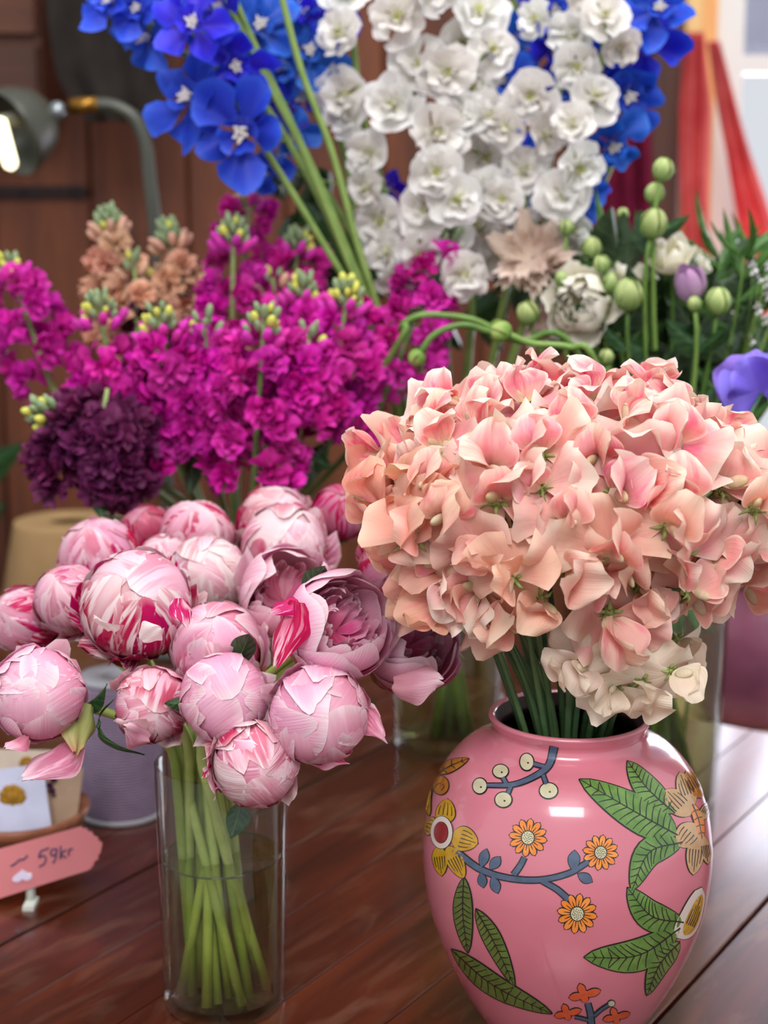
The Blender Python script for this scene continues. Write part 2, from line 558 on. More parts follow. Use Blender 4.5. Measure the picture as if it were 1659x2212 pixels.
def cloth_mat(name, c, c2, transl=0.25):
    t = NT(name)
    nz = t.noise(t.n('TexCoord').outputs['Object'], 14.0, 3)
    col = t.ramp(nz, [(0.3, c), (0.7, c2)])
    wv = t.noise(t.n('TexCoord').outputs['Object'], 420.0, 1)
    return t.leafy(col, transl, 0.85, 0.1, t.bump(wv, 0.25, 0.0008))
M_mag_c = cloth_mat('magenta_curtain_cloth', lin(104, 24, 50), lin(132, 34, 66), 0.1)
M_red_c = cloth_mat('coral_red_cloth', lin(228, 92, 98), lin(248, 132, 128), 0.4)
M_char = cloth_mat('charcoal_cloth', lin(40, 36, 34), lin(54, 48, 44), 0.05)
def drape(path, widths, y, folds, depth, nv=26, nu=40):
    """cloth hanging along a pixel path at distance y, real pleats in depth"""
    P = np.zeros((nv, nu, 3))
    pts = crom([Vector((u, v, 0)) for u, v in path], 12)
    for j in range(nv):
        t = j / (nv - 1)
        q = pts[min(len(pts) - 1, int(t * (len(pts) - 1)))]
        w = np.interp(t, np.linspace(0, 1, len(widths)), widths)
        for i in range(nu):
            s = i / (nu - 1) - 0.5
            p = at(q.x + s * w, q.y, y)
            p.y += depth * math.sin(s * folds * 2 * PI + 0.7 * math.sin(3 * t)) + depth * 0.4 * math.sin(s * folds * 4.3 + 5 * t)
            P[j, i] = p
    return P
def cloth_thing(name, label, cat, P, m):
    me = MB().grid(P).mesh(name)
    o = part(name, me, m, None)
    sm = o.modifiers.new('thick', 'SOLIDIFY'); sm.thickness = 0.002
    tag(o, label, cat)
    return o
cloth_thing('curtain', 'deep magenta curtain hanging beside the dark wooden post', 'curtain', drape([(1325, -200), (1330, 200), (1335, 560), (1330, 1300)], [150, 150, 150, 150], 3.04, 4, 0.014), M_mag_c)
cloth_thing('red_drape', 'coral-red cloth hanging straight down over the sunlit-coloured window post', 'curtain', drape([(1500, 70), (1502, 250), (1500, 420), (1512, 640), (1512, 1000)], [40, 74, 66, 52, 50], 3.08, 2.5, 0.012), M_red_c)
cloth_thing('red_drape', 'red cloth drawn slantwise across the bright window', 'curtain', drape([(1540, 90), (1568, 220), (1600, 350), (1640, 520), (1690, 760)], [26, 46, 62, 90, 100], 3.0, 2.5, 0.014), M_red_c)
# charcoal cloth on the wall above the lamp
cloth_thing('apron', 'charcoal apron hanging on the brown wall above the lamp arm', 'apron', drape([(215, -240), (222, 0), (240, 170), (262, 262)], [250, 250, 230, 150], 2.86, 2.2, 0.012), M_char)
# iron strap on the wall
M_iron = plain('dark_iron', lin(34, 20, 20), 0.6, 0.4, 0.3)
ps0, ps1 = at(-260, 414, 3.16), at(188, 414, 3.16)
st = thing('strap_hinge', 'dark iron strap hinge on the brown wall under the lamp', 'hinge', ((ps0.x + ps1.x) / 2, 3.185, ps0.z - 0.012))
hh = pxm(12, ps0)
mb = MB()
prof = [(ps0.x, hh), (ps1.x - 0.03, hh), (ps1.x - 0.01, hh * 1.1), (ps1.x, 0), (ps1.x - 0.01, -hh * 1.1), (ps1.x - 0.03, -hh), (ps0.x, -hh)]
n_ = len(prof)
mb.raw([(x, 3.168, ps0.z + z) for x, z in prof] + [(x, 3.186, ps0.z + z) for x, z in prof], [tuple(range(n_)), tuple(range(n_, 2 * n_))[::-1]] + [(i + n_, (i + 1) % n_ + n_, (i + 1) % n_, i) for i in range(n_)])
part('strap', mb.mesh('strap', False), M_iron, st)
for k in range(4):
    part('bolt', MB().ball((ps1.x - 0.03 - k * 0.1, 3.166, ps0.z), 0.006, 0.004, 0.006).mesh('bolt'), M_iron, st)

# ================================================================== TABLE
TA = Vector((0.545, 0.838, 0)).normalized()      # along the boards
TN = Vector((TA.y, -TA.x, 0))                    # across the boards
A0, A1 = -0.35, 1.716
N0, N1 = -2.3, 0.62
M_table = wood_mat('red_brown_table_wood', lin(42, 13, 5), lin(84, 32, 15), lin(112, 50, 26), 'Z', 0.28, 0.5, 1.0, 0.4, lin(140, 102, 80))
pwid = 0.518 / 6
tbl = thing('table', 'red-brown varnished plank table under the vases', 'table', (0.0, 1.0, -0.762))
Mt = Matrix(((TN.x, 0, TA.x, 0), (TN.y, 0, TA.y, 0), (0, -1, 0, 0), (0, 0, 0, 1)))   # board x -> TN, board z -> TA, board y -> down
Mt = Matrix(((TN.x, 0, TA.x, 0), (TN.y, 0, TA.y, 0), (0, 1, 0, 0), (0, 0, 0, 1)))
n_seam = -0.414
k0 = int(math.floor((N0 - n_seam) / pwid)); k1 = int(math.ceil((N1 - n_seam) / pwid))
tm = {}
for k in range(k0, k1):
    gap_l = 0.0018 if k % 6 == 0 else 0.0005
    gap_r = 0.0018 if (k + 1) % 6 == 0 else 0.0005
    key = (gap_l, gap_r)
    if key not in tm:
        v_, f_ = board(pwid - gap_l - gap_r, A1 - A0, 0.034, 0.0011 if max(key) > 0.001 else 0.0005)
        tm[key] = make_mesh('table_plank', v_, f_, None, False)
    c = TN * (n_seam + (k + 0.5) * pwid + (gap_l - gap_r) / 2) + TA * A0
    part('plank', tm[key], M_table, tbl, Matrix.Translation((c.x, c.y, -0.017)) @ Mt)
M_tbl_leg = wood_mat('table_leg_wood', lin(46, 18, 8), lin(74, 32, 16), lin(90, 44, 24), 'Z', 0.45)
def oriented_box(a0, a1, n0, n1, z0, z1):
    mb = MB()
    vs_ = []
    for z in (z0, z1):
        for a, n in ((a0, n0), (a0, n1), (a1, n1), (a1, n0)):
            p = TA * a + TN * n
            vs_.append((p.x, p.y, z))
    mb.raw(vs_, [(0,1,2,3)[::-1], (4,5,6,7), (0,1,5,4), (1,2,6,5), (2,3,7,6), (3,0,4,7)])
    return mb
for aa in (A0 + 0.08, A1 - 0.16):
    for nn in (N0 + 0.08, N1 - 0.16):
        part('leg', oriented_box(aa, aa + 0.08, nn, nn + 0.08, -0.75, -0.034).mesh('table_leg', False), M_tbl_leg, tbl)
part('apron_rail', oriented_box(A1 - 0.1, A1 - 0.075, N0 + 0.16, N1 - 0.16, -0.15, -0.034).mesh('rail', False), M_tbl_leg, tbl)
part('apron_rail', oriented_box(A0 + 0.1, A0 + 0.125, N0 + 0.16, N1 - 0.16, -0.15, -0.034).mesh('rail', False), M_tbl_leg, tbl)

# ================================================================== PROPS
# --- desk lamp
M_lamp = plain('grey_green_enamel', lin(66, 68, 58), 0.4, 0.5, 0.0, 0.08, 30)
M_lamp_in = plain('lamp_inside', lin(120, 116, 96), 0.4)
M_brass = plain('brass', lin(150, 108, 46), 0.35, 0.5, 0.9)
M_steel = plain('pale_steel', lin(150, 158, 162), 0.35, 0.5, 0.8)
t = NT('lit_bulb'); M_bulb = t.done(t.pbsdf(lin(255, 250, 220), 0.4, 0.2, None, 0, 0, 0.05, lin(255, 246, 196), 3.2))
LY = 2.12
lp = [at(u, v, LY) for u, v in ((352, 760), (345, 620), (334, 480), (322, 380), (314, 312), (292, 258), (250, 231), (206, 226), (152, 229), (118, 240))]
lbase = at(352, 760, LY); lbase.z = 0
lamp = thing('desk_lamp', 'grey-green gooseneck desk lamp with a lit bulb and brass collar', 'lamp', lbase)
part('base', MB().lathe([(0.001, 0.022), (0.03, 0.022), (0.07, 0.016), (0.078, 0.008), (0.078, 0.0), (0.001, 0.0)], 36).mesh('lamp_base'), M_lamp, lamp, Matrix.Translation(lbase))
arm = crom([lbase + Vector((0, 0, 0.02))] + lp[:-1], 6)
part('arm', MB().tube(arm, pxm(15, lp[3]), None, 12).mesh('lamp_arm'), M_lamp, lamp)
part('collar', MB().tube([lp[7] + Vector((0.004, 0, 0)), lp[8]], pxm(17, lp[3]), None, 14).mesh('collar'), M_brass, lamp)
part('joint', MB().ball(at(124, 240, LY), pxm(21, lp[3])).mesh('lamp_joint'), M_steel, lamp)
sh_c = at(40, 276, LY)
sh_axis = Vector((-0.62, -0.62, -0.42)).normalized()
rs = pxm(92, sh_c)
prof = [(0.12, -0.86), (0.16, -0.9), (0.45, -0.82), (0.75, -0.58), (0.95, -0.18), (1.03, 0.2), (1.05, 0.34), (1.02, 0.34), (0.92, -0.15), (0.72, -0.52), (0.42, -0.76), (0.05, -0.84)]
shade = part('lamp_shade', MB().lathe([(r * rs, z * rs) for r, z in prof], 40).mesh('lamp_shade'), M_lamp, lamp, frame(sh_c, sh_axis))
b0, b1 = at(-2, 262, LY - 0.05), at(22, 352, LY - 0.05)
part('bulb', MB().tube([b0 - (b1 - b0) * 0.08, b0, b0 * 0.5 + b1 * 0.5, b1, b1 + (b1 - b0) * 0.10, b1 + (b1 - b0) * 0.17], [r * pxm(16, b0) for r in (0.6, 1, 1, 1, 0.8, 0.2)], None, 16).mesh('bulb'), M_bulb, lamp)
part('socket', MB().tube([sh_c + sh_axis * (-0.75 * rs), b0], 0.012, 0.008, 12).mesh('socket'), M_lamp_in, lamp)

# --- kraft paper cone on the table at the back left
M_kraft = plain('kraft_paper', lin(172, 140, 98), 0.8, 0.2, 0, 0.06, 25)
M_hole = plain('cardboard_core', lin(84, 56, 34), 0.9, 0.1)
ky = 2.25
kt = at(148, 1122, ky)
kr = pxm(118, kt)
kb = kr * 1.35
kc = thing('kraft_paper_cone', 'tan kraft paper cone with a round hole, behind the peonies', 'paper roll', (kt.x, ky, 0))
prof = [(kb * 0.98, 0), (kb, 0.003), (kr * 1.0, kt.z - 0.006), (kr * 0.985, kt.z - 0.001), (kr * 0.95, kt.z), (kr * 0.36, kt.z), (kr * 0.34, kt.z - 0.002), (kr * 0.33, kt.z - 0.02)]
part('body', MB().lathe(prof, 56).mesh('kraft_body'), M_kraft, kc, Matrix.Translation((kt.x, ky, 0)))
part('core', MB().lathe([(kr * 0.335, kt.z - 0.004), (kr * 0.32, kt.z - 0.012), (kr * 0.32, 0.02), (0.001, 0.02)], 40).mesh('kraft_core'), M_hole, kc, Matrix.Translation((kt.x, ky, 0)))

# --- lilac string spool
M_lilac = plain('lilac_string', lin(150, 132, 158), 0.75, 0.25, 0, 0.10, 60)
M_cream_rim = plain('pale_spool_rim', lin(176, 176, 184), 0.4)
sx, sy = -0.272, 1.50
sp = thing('string_spool', 'lilac string spool standing behind the small wooden bowl', 'spool', (sx, sy, 0))
SR, SHt = 0.0435, 0.15
prof = [(SR * 0.6, 0.006)]
nz_ = 44
for i in range(nz_ * 4 + 1):
    z = 0.007 + (SHt - 0.014) * i / (nz_ * 4)
    k = i / (nz_ * 4)
    rr = SR * (0.94 + 0.06 * math.sin(PI * min(1, k * 1.3 + 0.1)))
    prof.append((rr + 0.0007 * abs(math.sin(PI * i / 4)), z))
prof.append((SR * 0.3, SHt - 0.006))
part('string', MB().lathe(prof, 40).mesh('spool_string'), M_lilac, sp, Matrix.Translation((sx, sy, 0)))
part('rim', MB().lathe([(0.001, 0), (SR * 0.97, 0), (SR * 1.0, 0.003), (SR * 0.97, 0.0065), (0.001, 0.0065)], 40).mesh('spool_rim'), M_cream_rim, sp, Matrix.Translation((sx, sy, 0)))
part('rim', MB().lathe([(0.012, SHt - 0.006), (SR * 0.9, SHt - 0.006), (SR * 0.92, SHt - 0.003), (SR * 0.9, SHt), (0.012, SHt), (0.012, SHt - 0.05)], 40).mesh('spool_rim_top'), M_cream_rim, sp, Matrix.Translation((sx, sy, 0)))

# --- wooden bowl with pressed-flower cards
M_bowl = wood_mat('bowl_wood', lin(110, 62, 40), lin(160, 98, 68), lin(186, 124, 90), 'X', 0.5, 0.1, 1.5)
bx, by = -0.350, 1.385
BR, BH = 0.067, 0.052
bowl = thing('wooden_bowl', 'small wooden bowl holding pressed-flower cards', 'bowl', (bx, by, 0))
prof = [(0.001, 0.0), (0.034, 0.0), (0.037, 0.003), (0.052, 0.018), (BR - 0.004, BH * 0.8), (BR, BH), (BR - 0.004, BH + 0.0015), (BR - 0.008, BH * 0.85), (0.046, 0.020), (0.03, 0.008), (0.001, 0.007)]
part('body', MB().lathe(prof, 48).mesh('bowl_body'), M_bowl, bowl, Matrix.Translation((bx, by, 0)))
M_card_b = plain('pale_blue_card', lin(196, 200, 224), 0.8, 0.2, 0, 0.05, 60)
M_card_t = plain('tan_card', lin(178, 152, 128), 0.8, 0.2, 0, 0.08, 60)
M_card_p = plain('cream_card', lin(206, 190, 174), 0.8, 0.2, 0, 0.06, 60)
M_dry_y = plain('dried_yellow_petal', lin(166, 124, 44), 0.8, 0.2, 0, 0.2, 300)
M_dry_p = plain('dried_purple_petal', lin(78, 40, 74), 0.8, 0.2, 0, 0.2, 300)
M_dry_g = plain('dried_green_stalk', lin(92, 88, 40), 0.8, 0.2)
def card(name, label, uvs, y, m, flower, mf, fl_uv, fl_r, tilt):
    c0 = at(*uvs[0], y)
    root = thing(name, label, 'card', at((uvs[0][0] + uvs[1][0]) / 2, uvs[1][1], y), 'pressed-flower cards in the bowl')
    pts = [at(u, v, y + tilt * (uvs[2][1] - v) / 150.0) for u, v in uvs]
    mb = MB()
    q = [p + Vector((0, 0.0008, 0)) for p in pts]
    n = len(pts)
    mb.raw([tuple(p) for p in pts + q], [tuple(range(n)), tuple(range(n, 2 * n))[::-1]] + [(i, i + n, (i + 1) % n + n, (i + 1) % n) for i in range(n)])
    part('sheet', mb.mesh('card_sheet', False), m, root)
    u, v = fl_uv
    yy = y + tilt * (uvs[2][1] - v) / 150.0 - 0.0012
    mb = MB()
    for k in range(9 if flower == 'round' else 7):
        a = 2 * PI * k / 9
        if flower == 'round':
            uu, vv = u + fl_r * 0.62 * math.cos(a), v + fl_r * 0.62 * math.sin(a)
        else:
            uu, vv = u + 5 * math.sin(k * 2.1), v - 34 + k * 12
        mb.ball(at(uu, vv, yy), pxm(fl_r * 0.55, c0), 0.0012, pxm(fl_r * 0.5, c0), 8, 5)
    if flower == 'round':
        mb.ball(at(u, v, yy - 0.0006), pxm(fl_r * 0.6, c0), 0.0014, pxm(fl_r * 0.6, c0), 8, 5)
    part('pressed_flower', mb.mesh('pressed_flower'), mf, root)
    part('stalk', MB().tube([at(u, v + fl_r * 0.6, yy), at(u + 6, v + fl_r * 1.5, yy), at(u + 8, v + fl_r * 2.4, yy)], pxm(4, c0), pxm(2, c0), 6).mesh('stalk'), M_dry_g, root)
card('flower_card', 'pale card with a dried yellow flower at the front of the bowl', [(-45, 1668), (92, 1650), (112, 1792), (-40, 1812)], by - 0.030, M_card_b, 'round', M_dry_y, (27, 1722), 26, 0.02)
card('flower_card', 'tan card with a dried purple flower spike, rightmost in the bowl', [(92, 1672), (180, 1660), (166, 1768), (108, 1790)], by - 0.004, M_card_t, 'spike', M_dry_p, (112, 1706), 15, 0.02)
card('flower_card', 'cream card with a small brown flower, standing tallest at the back of the bowl', [(-40, 1618), (128, 1622), (140, 1740), (-40, 1745)], by + 0.022, M_card_p, 'round', M_dry_y, (58, 1650), 15, 0.02)

# --- pink price tag leaning on the bowl, on a white clip
M_tag = plain('pink_tag_card', lin(214, 130, 134), 0.75, 0.2, 0, 0.04, 20)
M_ink = plain('blue_black_ink', lin(84, 76, 110), 0.6, 0.2)
M_heart = plain('lavender_white_heart', lin(226, 214, 240), 0.6)
TY = 1.285
def tagp(u, v, off=0.0):
    return at(u, v, TY + (1890 - v) / 110.0 * 0.012 - off)
tg = thing('price_tag', 'pink price tag with scalloped end, a white heart and a handwritten price', 'price tag', tagp(90, 1925))
outl = [(-70, 1854), (175, 1786), (181, 1791), (186, 1789), (191, 1797), (198, 1797), (202, 1806), (210, 1808), (213, 1817), (221, 1821), (219, 1832), (217, 1842), (212, 1847), (212, 1856), (204, 1861), (201, 1870), (196, 1876), (190, 1880), (8, 1938), (-70, 1962)]
n = len(outl)
fr = [tagp(u, v) for u, v in outl]; bk = [p + Vector((0, 0.0012, 0)) for p in fr]
part('card', MB().raw([tuple(p) for p in fr + bk], [tuple(range(n))[::-1], tuple(range(n, 2 * n))] + [(i, (i + 1) % n, (i + 1) % n + n, i + n) for i in range(n)]).mesh('tag_card', False), M_tag, tg)
def ink(strokes, w, name, m):
    mb = MB()
    for s in strokes:
        pp = [tagp(u, v, 0.0004) for u, v in (s if len(s) < 3 else [(q.x, q.y) for q in crom([Vector((a, b, 0)) for a, b in s], 5)])]
        mb.tube(pp, pxm(w, pp[0]) , None, 6)
    part(name, mb.mesh(name), m, tg)
S = lambda pts, ox, oy: [(ox + x, oy + y - 0.27 * x) for x, y in pts]
ink([S([(0, 0), (9, -3), (20, -9), (28, -7), (36, -14)], 23, 1871)], 2.0, 'handwriting', M_ink)
ox, oy = 84, 1858
ink([S([(16, -22), (4, -20), (0, -8), (9, -10), (15, -2), (11, 9), (0, 12)], ox, oy + 2), S([(16, -22), (22, -23)], ox, oy + 2),
     S([(38, -14), (30, -18), (25, -10), (31, -3), (38, -9), (38, -17), (36, 4), (30, 13)], ox, oy + 2),
     S([(47, -20), (46, 8)], ox, oy + 2), S([(58, -9), (48, -2), (58, 8)], ox, oy + 2),
     S([(64, -8), (64, 6)], ox, oy + 2), S([(64, -3), (68, -8), (73, -6)], ox, oy + 2)], 1.9, 'handwriting', M_ink)
hp = []
for k in range(28):
    a = 2 * PI * k / 28
    X = 16 * math.sin(a) ** 3; Y = 13 * math.cos(a) - 5 * math.cos(2 * a) - 2 * math.cos(3 * a) - math.cos(4 * a)
    hp.append((48 + X * 1.35, 1890 + (Y + 3) * 0.92 - 0.2 * X))
hv = [tagp(u, v, 0.0008) for u, v in hp]; hb = [tagp(u, v, 0.0) for u, v in hp]
n = len(hv)
part('heart', MB().raw([tuple(p) for p in hv + hb], [tuple(range(n)), tuple(range(n, 2 * n))[::-1]] + [(i, i + n, (i + 1) % n + n, (i + 1) % n) for i in range(n)]).mesh('heart', False), M_heart, tg)
M_wclip = plain('white_clip_plastic', lin(226, 232, 222), 0.4)
cl = thing('tag_clip', 'small white clip holding the pink price tag up from the table', 'clip', table_at(66, 1958))
cb = table_at(66, 1958); cp_ = tagp(64, 1908, -0.003)
part('foot', MB().box((cb.x - 0.005, cb.y - 0.010, 0.0), (cb.x + 0.005, cb.y + 0.012, 0.004)).mesh('clip_foot', False), M_wclip, cl)
part('post', MB().tube([Vector((cp_.x, cp_.y + 0.002, 0.003)), Vector((cp_.x, cp_.y + 0.002, cp_.z + 0.01))], 0.0045, 0.004, 10).mesh('clip_post'), M_wclip, cl)

# --- mauve pot with beige saucer on a bench beyond the table
M_mauve = plain('mauve_glaze', lin(140, 76, 100), 0.4, 0.5, 0, 0.35, 9, 0.3)
M_beige = plain('beige_clay', lin(208, 176, 146), 0.7, 0.3, 0, 0.05, 20)
pc = at(1640, 1545, 2.35)
bench = thing('bench', 'low brown wooden bench beyond the table carrying the mauve pot', 'bench', (pc.x + 0.1, 2.35, -0.762))
zb_ = pc.z - 0.03
v_, f_ = board(0.95, 0.34, 0.035, 0.004)
part('seat', make_mesh('bench_seat', [(x, z - 0.17, y) for x, y, z in v_], f_, None, False), M_tbl_leg, bench, Matrix.Translation((pc.x + 0.1, 2.35, zb_ - 0.0175)))
for dx in (-0.4, 0.4):
    for dy in (-0.12, 0.12):
        part('leg', MB().tube([Vector((pc.x + 0.1 + dx, 2.35 + dy, -0.762)), Vector((pc.x + 0.1 + dx * 0.94, 2.35 + dy * 0.9, zb_ - 0.035))], 0.02, 0.024, 10).mesh('bench_leg'), M_tbl_leg, bench)
pot = thing('plant_pot', 'mauve glazed pot standing in a beige saucer, at the right edge', 'pot', (pc.x, 2.35, zb_))
part('body', MB().lathe([(0.001, 0.02), (0.07, 0.02), (0.10, 0.05), (0.115, 0.10), (0.118, 0.16), (0.105, 0.22), (0.09, 0.25), (0.095, 0.268), (0.10, 0.272), (0.095, 0.276), (0.085, 0.25), (0.001, 0.23)], 48).mesh('pot_body'), M_mauve, pot, Matrix.Translation((pc.x, 2.35, zb_)))
part('saucer', MB().lathe([(0.001, 0.0), (0.085, 0.0), (0.12, 0.02), (0.145, 0.045), (0.142, 0.05), (0.11, 0.028), (0.08, 0.018), (0.001, 0.018)], 48).mesh('pot_saucer'), M_beige, pot, Matrix.Translation((pc.x, 2.35, zb_)))

# ================================================================== PINK VASE
VX, VY = 0.1345, 1.061
def vase_profile():
    rows = [(1545, 175), (1556, 170), (1572, 163), (1590, 175), (1612, 222), (1640, 252), (1670, 273), (1730, 298), (1800, 309), (1850, 309), (1920, 299), (1980, 282), (2050, 252), (2120, 213), (2180, 172), (2228, 140)]
    out = []
    for v, hw in rows:
        p = at(1225, v, VY)
        out.append((pxm(hw, p), p.z))
    return out
VP = vase_profile()
z_base = VP[-1][1]
VP = [(r, (z - z_base) * (VP[0][1]) / (VP[0][1] - z_base)) for r, z in VP]      # stands on the table
VP_r = np.array([r for r, z in VP][::-1]); VP_z = np.array([z for r, z in VP][::-1])
RIM_Z = VP[0][1]
def smooth_prof():
    pts = crom([Vector((r, z, 0)) for r, z in VP], 6)
    return [(p.x, p.y) for p in pts]
SPF = smooth_prof()
SP_z = np.array([z for r, z in SPF][::-1]); SP_r = np.array([r for r, z in SPF][::-1])
SP_z = np.maximum.accumulate(SP_z)
def vase_r(z):
    return np.interp(z, SP_z, SP_r)
def gloss_pink():
    t = NT('pink_glaze')
    nz = t.noise(t.n('TexCoord').outputs['Object'], 9.0, 3)
    col = t.ramp(nz, [(0.3, lin(206, 116, 132)), (0.7, lin(216, 130, 146))])
    n2 = t.noise(t.n('TexCoord').outputs['Object'], 26.0, 2)
    return t.done(t.pbsdf(col, 0.22, 0.5, t.bump(n2, 0.12, 0.003), 0.0, 0.7, 0.04))
M_vase = gloss_pink()
M_vase_in = plain('dark_vase_inside', lin(60, 34, 38), 0.5)
vase = thing('ceramic_vase', 'pink glazed ceramic vase painted with leaves and orange daisies', 'vase', (VX, VY, 0))
lip_r = SPF[0][0]
prof = [(0.001, 0.001), (SPF[-1][0] * 0.9, 0.0)] + [(r, max(z, 0.002)) for r, z in SPF[::-1]] + [(lip_r - 0.0012, RIM_Z + 0.0016), (lip_r - 0.0035, RIM_Z + 0.0018), (lip_r - 0.0052, RIM_Z)]
part('body', MB().lathe(prof, 96).mesh('vase_body'), M_vase, vase, Matrix.Translation((VX, VY, 0)))
inn = [(r - 0.0052, z) for r, z in SPF]
inn = [(lip_r - 0.0052, RIM_Z)] + [(max(0.02, r), z) for r, z in inn if z < RIM_Z - 0.004 and z > 0.012] + [(0.001, 0.012)]
part('inside', MB().lathe(inn, 64).mesh('vase_inside'), M_vase_in, vase, Matrix.Translation((VX, VY, 0)))

# --- painted decoration: thin raised glaze lying on the vase surface
def on_vase(us, vs_, lift):
    us = np.asarray(us, float); vs_ = np.asarray(vs_, float)
    a = (us - 829.5) / FPX; t = (1106.0 - vs_) / FPX
    D = np.stack([a, CP + t * SP, -SP + t * CP], -1)
    O = np.array([0, 0, CAM_H])
    s0 = np.full(us.shape, np.nan); lo = np.zeros(us.shape); found = np.zeros(us.shape, bool)
    ss = np.linspace(0.88, 1.28, 150)
    best = np.full(us.shape, 1e9); bests = np.full(us.shape, 1.1)
    prev = None
    for s in ss:
        P = O + D * s
        f = np.hypot(P[..., 0] - VX, P[..., 1] - VY) - vase_r(P[..., 2])
        upd = (~found) & (f < best)
        best = np.where(upd, f, best); bests = np.where(upd, s, bests)
        hit = (~found) & (f <= 0)
        if prev is not None:
            w = np.where(hit, prev / np.maximum(prev - f, 1e-9), 0)
            s0 = np.where(hit, s - (ss[1] - ss[0]) * (1 - w), s0)
        found |= hit
        prev = f
    s0 = np.where(found, s0, bests)
    P = O + D * s0[..., None]
    th = np.arctan2(P[..., 1] - VY, P[..., 0] - VX)
    z = np.clip(P[..., 2], 0.001, RIM_Z - 0.002)
    r = vase_r(z)
    # outward normal of the lathe
    dr = (vase_r(z + 0.002) - vase_r(z - 0.002)) / 0.004
    nl = np.sqrt(1 + dr * dr)
    r2 = r + lift / nl; z2 = z - lift * dr / nl
    return np.stack([VX + r2 * np.cos(th), VY + r2 * np.sin(th), z2], -1)
CX = lambda x: 880 + np.asarray(x, float) / 2.13
CY = lambda y: 1480 + np.asarray(y, float) / 2.13
DECO = {}
def deco_mat(name, c, c2=None, rough=0.25):
    t = NT(name)
    col = c
    if c2 is not None:
        nz = t.noise(t.n('TexCoord').outputs['Object'], 120.0, 2)
        col = t.ramp(nz, [(0.35, c), (0.65, c2)])
    return t.done(t.pbsdf(col, rough, 0.5, None, 0, 0.5, 0.05))
D_out = deco_mat('painted_outline', lin(36, 36, 34))
D_green = deco_mat('painted_green', lin(86, 128, 58), lin(112, 150, 76))
D_olive = deco_mat('painted_olive_green', lin(86, 106, 46), lin(104, 122, 58))
D_blue = deco_mat('painted_slate_blue', lin(70, 88, 112), lin(86, 102, 128))
D_orange = deco_mat('painted_orange', lin(228, 128, 44), lin(238, 150, 66))
D_cream = deco_mat('painted_cream', lin(192, 188, 152), lin(206, 202, 170))
D_yellow = deco_mat('painted_ochre_yellow', lin(190, 140, 20), lin(206, 160, 36))
D_ochre = deco_mat('painted_orange_ochre', lin(176, 104, 30), lin(192, 124, 48))
D_red = deco_mat('painted_red', lin(150, 30, 44))
D_redo = deco_mat('painted_orange_red', lin(214, 84, 48), lin(224, 102, 62))
D_tan = deco_mat('painted_tan', lin(190, 150, 106), lin(204, 166, 122))
D_white = deco_mat('painted_white', lin(226, 214, 204))
L_OUT, L_FILL, L_VEIN = 0.00035, 0.0006, 0.00075
def strip_grid(path, hw, lift, nw=5):
    """path: crop points; hw: half width per point in crop px"""
    p = np.array([(q.x, q.y) for q in path]); hw = np.asarray(hw, float)
    t = np.gradient(p, axis=0)
    t /= np.maximum(np.linalg.norm(t, axis=1, keepdims=True), 1e-6)
    nrm = np.stack([-t[:, 1], t[:, 0]], 1)
    s = np.linspace(-1, 1, nw)
    X = p[:, None, 0] + nrm[:, None, 0] * hw[:, None] * s
    Y = p[:, None, 1] + nrm[:, None, 1] * hw[:, None] * s
    return on_vase(CX(X), CY(Y), lift)
def mkpath(pts, n=7):
    return crom([Vector((x, y, 0)) for x, y in pts], n) if len(pts) > 2 else [Vector((*pts[0], 0)).lerp(Vector((*pts[1], 0)), i / (2 * n)) for i in range(2 * n + 1)]
def leaf_w(n, w, sharp=0.75, peak=0.45):
    t = np.linspace(0, 1, n)
    tt = np.where(t < peak, t / peak * 0.5, 0.5 + (t - peak) / (1 - peak) * 0.5)
    return np.maximum(w * np.sin(PI * tt) ** sharp, 0.4)
def sub(root, o):
    return o if root is vase else root
